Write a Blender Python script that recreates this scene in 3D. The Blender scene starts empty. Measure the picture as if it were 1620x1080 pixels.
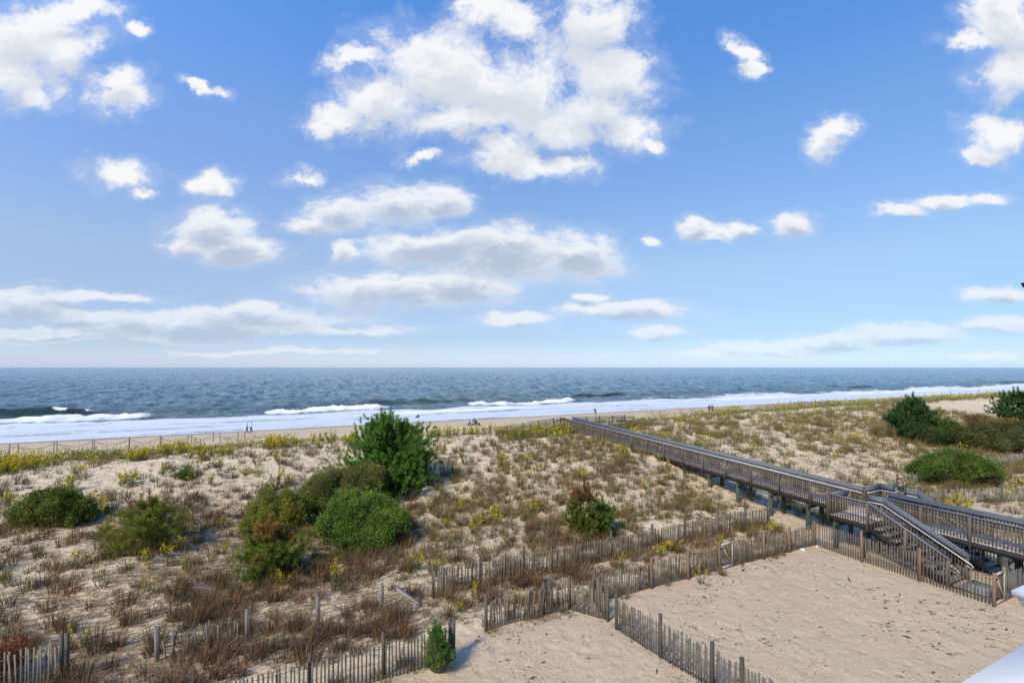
import bpy, bmesh, math, random
import numpy as np
from mathutils import Vector, Matrix

SC = bpy.context.scene
COL = SC.collection
R = math.radians
rng = np.random.default_rng(7)
random.seed(7)

# ------------------------------------------------------------------ frame
# a runs along the shore, s runs towards the sea, z up; the sea lies at z = 0
U = np.array([0.8988, 0.4384]); N = np.array([-0.4384, 0.8988])
CAM_Z = 12.0
F = 750.0 / 1620.0          # focal length in picture widths

def W(a, s, z=0.0):
    return Vector((a * U[0] + s * N[0], a * U[1] + s * N[1], z))

def to_as(x, y):
    return x * U[0] + y * U[1], x * N[0] + y * N[1]

def a_on(px, s):
    """a of the point on the shore-parallel line s seen in direction px"""
    r = (px - 810) / 750.0
    return s * (U[1] + U[0] * r) / (N[1] + N[0] * r)

# ------------------------------------------------------------------ noise
def _hash(ix, iy, seed):
    h = (ix.astype(np.int64) * 374761393 + iy.astype(np.int64) * 668265263 + seed * 1442695041) & 0xFFFFFFFF
    h = ((h ^ (h >> 13)) * 1274126177) & 0xFFFFFFFF
    h = (h ^ (h >> 16)) & 0xFFFFFFFF
    return h / 4294967295.0

def vnoise(x, y, seed=0):
    x = np.asarray(x, float); y = np.asarray(y, float)
    ix = np.floor(x); iy = np.floor(y)
    fx = x - ix; fy = y - iy
    fx = fx * fx * (3 - 2 * fx); fy = fy * fy * (3 - 2 * fy)
    a = _hash(ix, iy, seed); b = _hash(ix + 1, iy, seed)
    c = _hash(ix, iy + 1, seed); d = _hash(ix + 1, iy + 1, seed)
    return (a + (b - a) * fx) * (1 - fy) + (c + (d - c) * fx) * fy

def fbm(x, y, seed=0, octv=4):
    v = 0.0; amp = 0.5; t = 0.0
    for k in range(octv):
        v = v + amp * vnoise(x * 2 ** k + 17.3 * k, y * 2 ** k - 9.1 * k, seed + k)
        t += amp; amp *= 0.5
    return v / t

def sstep(e0, e1, x):
    t = np.clip((np.asarray(x, float) - e0) / (e1 - e0), 0, 1)
    return t * t * (3 - 2 * t)

# ------------------------------------------------------------------ terrain height
TS = [-40, 8, 12, 15.5, 18.5, 22, 25, 28.5, 32, 36, 41, 46, 52, 60, 70, 78, 90, 101, 104, 140]
TA = [-140, -18, 0, 14, 22, 27, 31, 36, 44, 60, 200, 460]
_L  = [2.4, 2.5, 2.6, 2.65, 2.75, 2.85, 2.95, 3.1, 3.4, 3.75, 4.15, 4.4, 3.9, 3.0, 2.2, 1.6, 0.9, 0.15, -0.1, -2.5]
_M0 = [2.5, 2.6, 2.6, 2.65, 2.75, 2.85, 3.0, 3.25, 3.6, 4.1, 4.6, 4.6, 4.1, 3.2, 2.3, 1.6, 0.9, 0.15, -0.1, -2.5]
_M1 = [2.6, 2.6, 2.6, 2.62, 2.75, 2.9, 3.1, 3.5, 4.0, 4.6, 5.15, 4.85, 4.2, 3.3, 2.3, 1.6, 0.9, 0.15, -0.1, -2.5]
_M2 = [2.6, 2.6, 2.6, 2.62, 2.7, 3.0, 3.5, 4.3, 4.8, 5.1, 5.3, 4.9, 4.3, 3.3, 2.3, 1.6, 0.9, 0.15, -0.1, -2.5]
_W  = [2.6, 2.6, 2.6, 2.6, 2.65, 3.0, 3.75, 4.65, 4.95, 5.15, 5.3, 4.9, 4.3, 3.3, 2.3, 1.6, 0.9, 0.15, -0.1, -2.5]
_R0 = [2.7, 2.6, 2.65, 2.85, 3.1, 3.5, 4.0, 4.6, 4.9, 5.1, 5.3, 4.9, 4.3, 3.4, 2.4, 1.6, 0.9, 0.15, -0.1, -2.5]
_R1 = [2.8, 2.7, 2.85, 3.3, 3.5, 3.75, 4.05, 4.45, 4.75, 5.05, 5.3, 5.0, 4.4, 3.5, 2.5, 1.6, 0.9, 0.15, -0.1, -2.5]
_R2 = [2.9, 2.8, 3.0, 3.5, 3.65, 3.85, 4.1, 4.4, 4.7, 5.0, 5.25, 5.1, 4.5, 3.6, 2.6, 1.6, 0.9, 0.15, -0.1, -2.5]
_R3 = [3.0, 3.0, 3.1, 3.5, 3.65, 3.9, 4.1, 4.4, 4.6, 4.9, 5.2, 5.2, 4.7, 3.9, 2.9, 1.8, 0.9, 0.15, -0.1, -2.5]
TZ = np.array([_L, _L, _M0, _M1, _M2, _W, _W, _R0, _R1, _R2, _R3, _R3], float)
GA = np.arange(-140, 460.1, 0.5); GS = np.arange(-40, 140.1, 0.5)
_t = np.array([np.interp(GS, TS, row) for row in TZ])
GZ = np.array([np.interp(GA, TA, _t[:, j]) for j in range(len(GS))]).T
def _blur(z, sig):
    k = int(sig * 3); w = np.exp(-0.5 * (np.arange(-k, k + 1) / sig) ** 2); w /= w.sum()
    for ax in (0, 1):
        p = np.pad(z, [(k, k) if i == ax else (0, 0) for i in (0, 1)], mode='edge')
        z = sum(w[i] * np.take(p, np.arange(i, i + z.shape[ax]), axis=ax) for i in range(2 * k + 1))
    return z
GZ = _blur(GZ, 3.0)

def H0(a, s):
    a = np.asarray(a, float); s = np.asarray(s, float)
    u = np.clip((a - GA[0]) / 0.5, 0, len(GA) - 1.001); v = np.clip((s - GS[0]) / 0.5, 0, len(GS) - 1.001)
    i = u.astype(int); j = v.astype(int); fu = u - i; fv = v - j
    return (GZ[i, j] * (1 - fu) + GZ[i + 1, j] * fu) * (1 - fv) + (GZ[i, j + 1] * (1 - fu) + GZ[i + 1, j + 1] * fu) * fv

def H(a, s):
    a = np.asarray(a, float); s = np.asarray(s, float)
    dune = sstep(16, 24, s) * (1 - sstep(68, 78, s))
    near = 1 - sstep(76, 82, s)
    z = H0(a, s)
    z = z + dune * ((fbm(a * .13, s * .13, 3) - .5) * 1.1 + (fbm(a * .5, s * .6, 5) - .5) * .35)
    z = z + near * (fbm(a * 1.6, s * 1.8, 9, 3) - .5) * (0.07 + 0.20 * dune)
    z = z + (1 - near) * (fbm(a * .3, s * .6, 11, 3) - .5) * .12 * (1 - sstep(95, 101, s))
    return z

def ground(a, s):
    return float(H(np.array([a]), np.array([s]))[0])

def hit(px, py):
    """the point of the ground seen at a pixel of the photograph's size; gives (a, s)"""
    r = (px - 810) / 750.0; q = (py - 581) / 750.0
    D = np.linspace(10, 140, 5200)
    a, s = to_as(r * D, D)
    below = H(a, s) > CAM_Z - q * D
    i = int(np.argmax(below)) if below.any() else len(D) - 1
    return float(a[i]), float(s[i]), float(D[i])

# ------------------------------------------------------------------ materials
def new_mat(name):
    m = bpy.data.materials.new(name); m.use_nodes = True
    nt = m.node_tree
    return m, nt, nt.nodes['Principled BSDF'], nt.nodes['Material Output']

def nd(nt, t, **kw):
    n = nt.nodes.new(t)
    for k, v in kw.items():
        setattr(n, k, v)
    return n

def ramp(nt, src, stops):
    r = nd(nt, 'ShaderNodeValToRGB')
    el = r.color_ramp.elements
    while len(el) < len(stops):
        el.new(0.5)
    for e, (p, c) in zip(el, stops):
        e.position = p; e.color = (*c, 1) if len(c) == 3 else c
    nt.links.new(src, r.inputs[0])
    return r.outputs[0]

def mix(nt, fac, c1, c2, mode='MIX'):
    m = nd(nt, 'ShaderNodeMix', data_type='RGBA', blend_type=mode)
    for i, v in ((0, fac), (6, c1), (7, c2)):
        if isinstance(v, bpy.types.NodeSocket):
            nt.links.new(v, m.inputs[i])
        elif i == 0:
            m.inputs[0].default_value = v
        else:
            m.inputs[i].default_value = (*v, 1)
    return m.outputs[2]

def math_(nt, op, a, b=None, c=None, clamp=False):
    m = nd(nt, 'ShaderNodeMath', operation=op, use_clamp=clamp)
    for i, v in enumerate((a, b, c)):
        if v is None: continue
        if isinstance(v, bpy.types.NodeSocket): nt.links.new(v, m.inputs[i])
        else: m.inputs[i].default_value = v
    return m.outputs[0]

def noise(nt, vec, scale, detail=4, rough=.55, dist=0.0):
    n = nd(nt, 'ShaderNodeTexNoise'); n.inputs['Scale'].default_value = scale
    n.inputs['Detail'].default_value = detail; n.inputs['Roughness'].default_value = rough
    n.inputs['Distortion'].default_value = dist
    if vec is not None: nt.links.new(vec, n.inputs['Vector'])
    return n.outputs['Fac']

def position(nt, scale=(1, 1, 1), rot=(0, 0, 0)):
    g = nd(nt, 'ShaderNodeNewGeometry')
    m = nd(nt, 'ShaderNodeMapping'); m.inputs['Scale'].default_value = scale; m.inputs['Rotation'].default_value = rot
    nt.links.new(g.outputs['Position'], m.inputs['Vector'])
    return m.outputs[0]

def attr(nt, name):
    n = nd(nt, 'ShaderNodeAttribute', attribute_name=name)
    return n.outputs['Color'], n.outputs['Fac']

def tinted(name, rough=.8, noise_scale=6.0, stretch=(1, 1, 1), lo=.6, hi=1.25, translucent=0.0, bump=0.0, spec=.3, metallic=0.0):
    """a material whose colour is the mesh's own tint, broken up by noise"""
    m, nt, b, out = new_mat(name)
    c, _ = attr(nt, 'Col')
    nz = noise(nt, position(nt, stretch), noise_scale, 5, .6)
    v = math_(nt, 'MULTIPLY_ADD', nz, hi - lo, lo)
    comb = nd(nt, 'ShaderNodeCombineColor')
    for i in range(3): nt.links.new(v, comb.inputs[i])
    col = mix(nt, 1.0, c, comb.outputs[0], 'MULTIPLY')
    nt.links.new(col, b.inputs['Base Color'])
    b.inputs['Roughness'].default_value = rough
    b.inputs['Specular IOR Level'].default_value = spec
    b.inputs['Metallic'].default_value = metallic
    if bump:
        bp = nd(nt, 'ShaderNodeBump'); bp.inputs['Strength'].default_value = bump; bp.inputs['Distance'].default_value = .01
        nt.links.new(nz, bp.inputs['Height']); nt.links.new(bp.outputs[0], b.inputs['Normal'])
    if translucent:
        t = nd(nt, 'ShaderNodeBsdfTranslucent'); nt.links.new(col, t.inputs['Color'])
        ms = nd(nt, 'ShaderNodeMixShader'); ms.inputs[0].default_value = translucent
        nt.links.new(b.outputs[0], ms.inputs[1]); nt.links.new(t.outputs[0], ms.inputs[2])
        nt.links.new(ms.outputs[0], out.inputs['Surface'])
    return m

M = {}
M['wood'] = tinted('weathered_wood', .85, 5, (1, 1, .25), .45, 1.45, bump=.3, spec=.2)
M['board'] = tinted('grey_boards', .7, 7, (1, 1, 1), .6, 1.35, bump=.2, spec=.35)
M['pile'] = tinted('treated_pile', .85, 4, (1, 1, .3), .4, 1.5, bump=.3, spec=.2)
M['pipe'] = tinted('handrail_metal', .35, 20, (1, 1, 1), .9, 1.05, spec=.5, metallic=.2)
M['leaf'] = tinted('leaves', .6, 2.0, (1, 1, 1), .75, 1.25, translucent=.25, spec=.35)
M['needle'] = tinted('pine_needles', .55, 2.0, (1, 1, 1), .75, 1.25, translucent=.15, spec=.3)
M['grass'] = tinted('dry_grass', .8, .6, (1, 1, 1), .8, 1.2, translucent=.25, spec=.15)
M['flower'] = tinted('flowers', .8, 3, (1, 1, 1), .85, 1.15, translucent=.25, spec=.1)
M['bark'] = tinted('bark', .9, 12, (1, 1, .4), .5, 1.4, bump=.5, spec=.1)
M['cloth'] = tinted('cloth', .9, 14, (1, 1, 1), .85, 1.12, spec=.1)
M['skin'] = tinted('skin', .55, 20, (1, 1, 1), .93, 1.05, spec=.3)
M['paint'] = tinted('white_paint', .35, 3, (1, 1, 1), .96, 1.02, spec=.5)
M['dark_metal'] = tinted('dark_metal', .4, 20, (1, 1, 1), .8, 1.1, spec=.5, metallic=.5)
M['siding'] = tinted('siding', .7, 2, (1, 1, 8), .85, 1.1, bump=.2, spec=.2)
M['glass'] = tinted('window_glass', .05, 1, (1, 1, 1), .95, 1.05, spec=.8)

def sand_material():
    m, nt, b, out = new_mat('sand')
    pos = position(nt)
    lit, litf = attr(nt, 'Lit')            # R litter, G wet, B darker tan sand of yard and beach
    sp = nd(nt, 'ShaderNodeSeparateColor'); nt.links.new(lit, sp.inputs[0])
    litter, wet, yard = sp.outputs
    big = noise(nt, pos, .35, 3, .5)
    base = mix(nt, big, (.57, .455, .30), (.68, .56, .39))
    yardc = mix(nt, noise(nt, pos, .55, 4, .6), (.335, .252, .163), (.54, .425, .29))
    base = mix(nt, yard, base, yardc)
    # grain
    g1 = noise(nt, pos, 9, 5, .65)
    base = mix(nt, .35, base, ramp(nt, g1, [(.3, (.37, .285, .175)), (.55, (.57, .465, .31)), (.75, (.76, .64, .455))]), 'MIX')
    # fallen plant litter, in small flecks lying across the slope
    pl = position(nt, (1, 1, 1), (0, 0, R(-26)))
    ms = nd(nt, 'ShaderNodeMapping'); ms.inputs['Scale'].default_value = (2.2, 5.5, 3.5); nt.links.new(pl, ms.inputs['Vector'])
    l1 = noise(nt, ms.outputs[0], 1.5, 6, .72)
    l2 = noise(nt, pos, .9, 3, .6)
    mask = math_(nt, 'ADD', math_(nt, 'MULTIPLY', l1, .75), math_(nt, 'MULTIPLY', l2, .25))
    thr = math_(nt, 'MULTIPLY_ADD', litter, -.23, .665)
    d = math_(nt, 'SUBTRACT', mask, thr)
    fac = math_(nt, 'MULTIPLY', math_(nt, 'MULTIPLY', d, 14.0, clamp=True), .9)
    litc = ramp(nt, noise(nt, pos, 6, 4, .7), [(.3, (.09, .06, .034)), (.5, (.20, .138, .076)), (.7, (.31, .228, .125))])
    base = mix(nt, fac, base, litc)
    # small dark bits in the yard
    v = nd(nt, 'ShaderNodeTexVoronoi', feature='F1'); v.inputs['Scale'].default_value = 6.5
    nt.links.new(ms.outputs[0], v.inputs['Vector'])
    ms.inputs['Scale'].default_value = (1.6, 4.0, 2.5)
    bits = math_(nt, 'LESS_THAN', math_(nt, 'ADD', v.outputs['Distance'], math_(nt, 'MULTIPLY', noise(nt, pos, .5, 4, .6), .55)), .365)
    base = mix(nt, math_(nt, 'MULTIPLY', math_(nt, 'MULTIPLY', bits, yard), .7), base, (.13, .105, .075))
    base = mix(nt, math_(nt, 'MULTIPLY', wet, .75), base, (.17, .125, .085))
    nt.links.new(base, b.inputs['Base Color'])
    rr = math_(nt, 'MULTIPLY_ADD', wet, -.55, .95)
    nt.links.new(rr, b.inputs['Roughness'])
    b.inputs['Specular IOR Level'].default_value = .2
    h = math_(nt, 'ADD', math_(nt, 'MULTIPLY', noise(nt, pos, 1.7, 7, .62, .8), 1.1), math_(nt, 'MULTIPLY', noise(nt, pos, 13, 4, .6), .3))
    fp = nd(nt, 'ShaderNodeTexVoronoi', feature='SMOOTH_F1'); fp.inputs['Scale'].default_value = 1.9; nt.links.new(pos, fp.inputs['Vector'])
    h = math_(nt, 'ADD', h, math_(nt, 'MULTIPLY', math_(nt, 'MINIMUM', fp.outputs['Distance'], .38), 1.3))
    bp = nd(nt, 'ShaderNodeBump'); nt.links.new(math_(nt, 'MULTIPLY_ADD', yard, -.4, 1.0), bp.inputs['Strength']); bp.inputs['Distance'].default_value = .16
    nt.links.new(h, bp.inputs['Height']); nt.links.new(bp.outputs[0], b.inputs['Normal'])
    return m

def sea_material():
    m, nt, b, out = new_mat('sea_water')
    pos = position(nt, (1, 1, 1), (0, 0, R(-26)))      # x along the shore, y to sea
    sx = nd(nt, 'ShaderNodeMapping'); sx.inputs['Scale'].default_value = (.6, 1, 1); nt.links.new(pos, sx.inputs['Vector'])
    sp = nd(nt, 'ShaderNodeSeparateColor'); c, _ = attr(nt, 'Foam'); nt.links.new(c, sp.inputs[0])
    foam, surge, shallow = sp.outputs       # R foam amount, G breaking crest, B shallow green
    n1 = noise(nt, sx.outputs[0], .30, 9, .72, .9)
    n2 = noise(nt, sx.outputs[0], 1.6, 5, .7)
    nn = math_(nt, 'ADD', math_(nt, 'MULTIPLY', n1, .7), math_(nt, 'MULTIPLY', n2, .3))
    t = math_(nt, 'SUBTRACT', math_(nt, 'ADD', foam, nn), .97)
    f = math_(nt, 'MULTIPLY', t, 5.0, clamp=True)
    # whitecaps out at sea
    wc = noise(nt, sx.outputs[0], .2, 9, .74, .4)
    cap = math_(nt, 'MULTIPLY', math_(nt, 'SUBTRACT', wc, .66), 12, clamp=True)
    sd = nd(nt, 'ShaderNodeMapping'); sd.inputs['Scale'].default_value = (1.3, .28, 1); nt.links.new(pos, sd.inputs['Vector'])
    deep = mix(nt, ramp(nt, noise(nt, sd.outputs[0], .2, 7, .68, .3), [(.40, (0, 0, 0)), (.62, (1, 1, 1))]), (.045, .14, .21), (.25, .385, .47))  # pale flecks paint sky reflected off wave facets into the water colour
    deep = mix(nt, shallow, deep, (.035, .075, .07))
    fcol = mix(nt, surge, (.54, .585, .63), (.80, .79, .77))
    ff = math_(nt, 'MAXIMUM', f, math_(nt, 'MULTIPLY', cap, .55))
    col = mix(nt, ff, deep, fcol)
    nt.links.new(col, b.inputs['Base Color'])
    nt.links.new(math_(nt, 'MULTIPLY_ADD', ff, .5, .2), b.inputs['Roughness'])
    b.inputs['IOR'].default_value = 1.33
    h1 = noise(nt, sx.outputs[0], .16, 10, .74, .5)
    h2 = noise(nt, sx.outputs[0], 1.1, 5, .6)
    hh = math_(nt, 'ADD', math_(nt, 'MULTIPLY', h1, 2.4), math_(nt, 'MULTIPLY', h2, .25))
    hh = math_(nt, 'ADD', hh, math_(nt, 'MULTIPLY', f, .15))
    bp = nd(nt, 'ShaderNodeBump'); bp.inputs['Strength'].default_value = 1.0; bp.inputs['Distance'].default_value = 2.0; nt.links.new(math_(nt, 'MULTIPLY_ADD', ff, -.8, 1.0), bp.inputs['Strength'])
    nt.links.new(hh, bp.inputs['Height']); nt.links.new(bp.outputs[0], b.inputs['Normal'])
    return m

M['sand'] = sand_material()
M['sea'] = sea_material()

# ------------------------------------------------------------------ mesh building
class MB:
    """collects faces with one tint each vertex and links them as ONE mesh object"""
    def __init__(self):
        self.v = []; self.l = []; self.n = []; self.c = []; self.k = 0
    def add(self, verts, faces, col):
        verts = np.asarray(verts, float).reshape(-1, 3)
        self.v.append(verts)
        for f in faces:
            self.l.append(np.asarray(f) + self.k); self.n.append(len(f))
        col = np.asarray(col, float)
        self.c.append(np.tile(col, (len(verts), 1)) if col.ndim == 1 else col)
        self.k += len(verts)
    def bulk(self, verts, loops, totals, cols):
        self.v.append(verts); self.l.append(loops + self.k); self.n.extend(totals.tolist() if hasattr(totals, 'tolist') else totals)
        self.c.append(cols); self.k += len(verts)
    def box(self, p, q, w, h, col, up=(0, 0, 1)):
        """a beam from p to q, w across, h along up"""
        p = Vector(p); q = Vector(q); d = (q - p)
        if d.length < 1e-6: return
        d.normalize(); up = Vector(up)
        x = d.cross(up)
        if x.length < 1e-4: x = d.cross(Vector((U[0], U[1], 0)))
        x.normalize(); y = x.cross(d).normalized()
        vs = []
        for e in (p, q):
            for i, j in ((-1, -1), (1, -1), (1, 1), (-1, 1)):
                vs.append(e + x * (w / 2 * i) + y * (h / 2 * j))
        self.add([tuple(v) for v in vs], [(0, 1, 2, 3), (7, 6, 5, 4), (0, 4, 5, 1), (1, 5, 6, 2), (2, 6, 7, 3), (3, 7, 4, 0)], col)
    def post(self, base, top, w, d, ang, col):
        """an upright with a w by d section turned by ang"""
        b = Vector(base); t = Vector(top)
        c, s = math.cos(ang), math.sin(ang)
        vs = []
        for e in (b, t):
            for i, j in ((-1, -1), (1, -1), (1, 1), (-1, 1)):
                lx, ly = i * w / 2, j * d / 2
                vs.append((e.x + lx * c - ly * s, e.y + lx * s + ly * c, e.z))
        self.add(vs, [(3, 2, 1, 0), (4, 5, 6, 7), (0, 1, 5, 4), (1, 2, 6, 5), (2, 3, 7, 6), (3, 0, 4, 7)], col)
    def tube(self, pts, rad, col, n=6, cap=True):
        pts = [Vector(p) for p in pts]
        rad = rad if hasattr(rad, '__len__') else [rad] * len(pts)
        vs = []; fs = []
        for i, p in enumerate(pts):
            d = (pts[min(i + 1, len(pts) - 1)] - pts[max(i - 1, 0)]).normalized()
            x = d.cross(Vector((0.13, 0.31, 0.94)))
            if x.length < .05: x = d.cross(Vector((1, 0, 0)))
            x.normalize(); y = d.cross(x)
            for j in range(n):
                t = 2 * math.pi * j / n
                vs.append(tuple(p + (x * math.cos(t) + y * math.sin(t)) * rad[i]))
        for i in range(len(pts) - 1):
            for j in range(n):
                k = (j + 1) % n
                fs.append((i * n + j, i * n + k, (i + 1) * n + k, (i + 1) * n + j))
        if cap:
            fs.append(tuple(range(n))[::-1]); fs.append(tuple((len(pts) - 1) * n + j for j in range(n)))
        self.add(vs, fs, col)
    def mesh(self, name, mat, smooth=False):
        me = bpy.data.meshes.new(name)
        v = np.concatenate(self.v) if self.v else np.zeros((0, 3))
        loops = np.concatenate([np.asarray(x).ravel() for x in self.l]).astype(np.int32)
        tot = np.asarray(self.n, np.int32)
        st = np.concatenate([[0], np.cumsum(tot)[:-1]]).astype(np.int32)
        me.vertices.add(len(v)); me.vertices.foreach_set('co', v.astype(np.float32).ravel())
        me.loops.add(len(loops)); me.loops.foreach_set('vertex_index', loops)
        me.polygons.add(len(tot)); me.polygons.foreach_set('loop_start', st); me.polygons.foreach_set('loop_total', tot)
        if smooth: me.polygons.foreach_set('use_smooth', np.ones(len(tot), bool))
        me.update(calc_edges=True)
        c = np.concatenate(self.c); c = np.concatenate([c[:, :3], np.ones((len(c), 1))], 1)
        at = me.color_attributes.new('Col', 'FLOAT_COLOR', 'POINT'); at.data.foreach_set('color', c.astype(np.float32).ravel())
        me.materials.append(mat)
        return me
    def build(self, name, mat, parent=None, smooth=False):
        o = bpy.data.objects.new(name, self.mesh(name, mat, smooth)); COL.objects.link(o)
        if parent is not None:
            o.parent = parent
            if parent.type == 'EMPTY':
                o.matrix_parent_inverse = Matrix.Translation(-parent.location)
        return o

def thing(name, label, cat, loc=(0, 0, 0), group=None):
    o = bpy.data.objects.new(name, None); COL.objects.link(o)
    o.location = loc; o.empty_display_size = .3
    o['label'] = label; o['category'] = cat
    if group: o['group'] = group
    return o

def tag(o, label=None, cat=None, group=None, kind=None):
    for k, v in (('label', label), ('category', cat), ('group', group), ('kind', kind)):
        if v: o[k] = v
    return o

def jit(c, k=.15):
    f = 1 + random.uniform(-k, k)
    return tuple(max(0, x * f * (1 + random.uniform(-.04, .04))) for x in c)

# ------------------------------------------------------------------ ground sheet
def axis(segs):
    out = []
    for x0, x1, d0, d1 in segs:
        x = x0
        while x < x1 - 1e-6:
            out.append(x); t = (x - x0) / (x1 - x0); x += d0 + (d1 - d0) * t
    out.append(segs[-1][1]); return np.array(out)

def veg_cover(a, s):
    """how much fallen litter and growth lies on the sand, 0..1"""
    c = np.zeros_like(a)
    left = 1 - sstep(2, 12, a)
    z2 = sstep(15.6, 16.6, s) * (1 - sstep(30, 38, s))
    c = c + z2 * (.62 + .3 * left)
    c = c + sstep(30, 38, s) * (1 - sstep(40, 47, s)) * .22
    c = c + sstep(44, 50, s) * (1 - sstep(70, 76, s)) * (.45 + .35 * sstep(55, 65, s))
    c = c + sstep(28.5, 31, a) * sstep(14, 18, s) * (1 - sstep(42, 48, s)) * .1
    c = c * (.55 + .9 * fbm(a * .22, s * .22, 31))
    c = np.where((s < 16) & (a < 6.0) & (s > 14.7), .35, c)
    return np.clip(c, 0, 1)

def build_ground():
    aa = np.concatenate([axis([(-1500, -140, 200, 60), (-140, -45, 6, .6), (-45, 62, .22, .22), (62, 200, .3, 2.5), (200, 460, 3, 8), (460, 4000, 40, 400)])])
    ss = axis([(-400, -40, 80, 12), (-40, 8, 4, .25), (8, 80, .2, .24), (80, 108, .5, .5), (108, 140, 4, 4)])
    A, S = np.meshgrid(aa, ss, indexing='ij')
    Z = H(A, S)
    x = A * U[0] + S * N[0]; y = A * U[1] + S * N[1]
    v = np.stack([x, y, Z], -1).reshape(-1, 3)
    na, ns = A.shape
    i = np.arange(na * ns).reshape(na, ns)
    q = np.stack([i[:-1, :-1], i[1:, :-1], i[1:, 1:], i[:-1, 1:]], -1).reshape(-1, 4)
    me = bpy.data.meshes.new('sand_ground')
    me.vertices.add(len(v)); me.vertices.foreach_set('co', v.astype(np.float32).ravel())
    me.loops.add(q.size); me.loops.foreach_set('vertex_index', q.astype(np.int32).ravel())
    me.polygons.add(len(q)); me.polygons.foreach_set('loop_start', np.arange(0, q.size, 4, dtype=np.int32)); me.polygons.foreach_set('loop_total', np.full(len(q), 4, np.int32))
    me.polygons.foreach_set('use_smooth', np.ones(len(q), bool))
    me.update(calc_edges=True)
    lit = veg_cover(A, S)
    wet = sstep(96.8, 99.6, S + (fbm(A * .08, S * .02, 41) - .5) * 3)
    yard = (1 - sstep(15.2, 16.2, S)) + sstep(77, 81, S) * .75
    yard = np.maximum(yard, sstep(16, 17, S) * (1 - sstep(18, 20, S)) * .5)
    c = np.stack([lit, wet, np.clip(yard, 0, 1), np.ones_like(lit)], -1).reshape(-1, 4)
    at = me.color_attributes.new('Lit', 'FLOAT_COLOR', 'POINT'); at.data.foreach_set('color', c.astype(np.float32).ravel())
    me.materials.append(M['sand'])
    o = bpy.data.objects.new('sand_ground', me); COL.objects.link(o)
    tag(o, 'pale sand of the dunes, the fenced yards and the beach down to the sea', 'sand', kind='structure')

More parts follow.
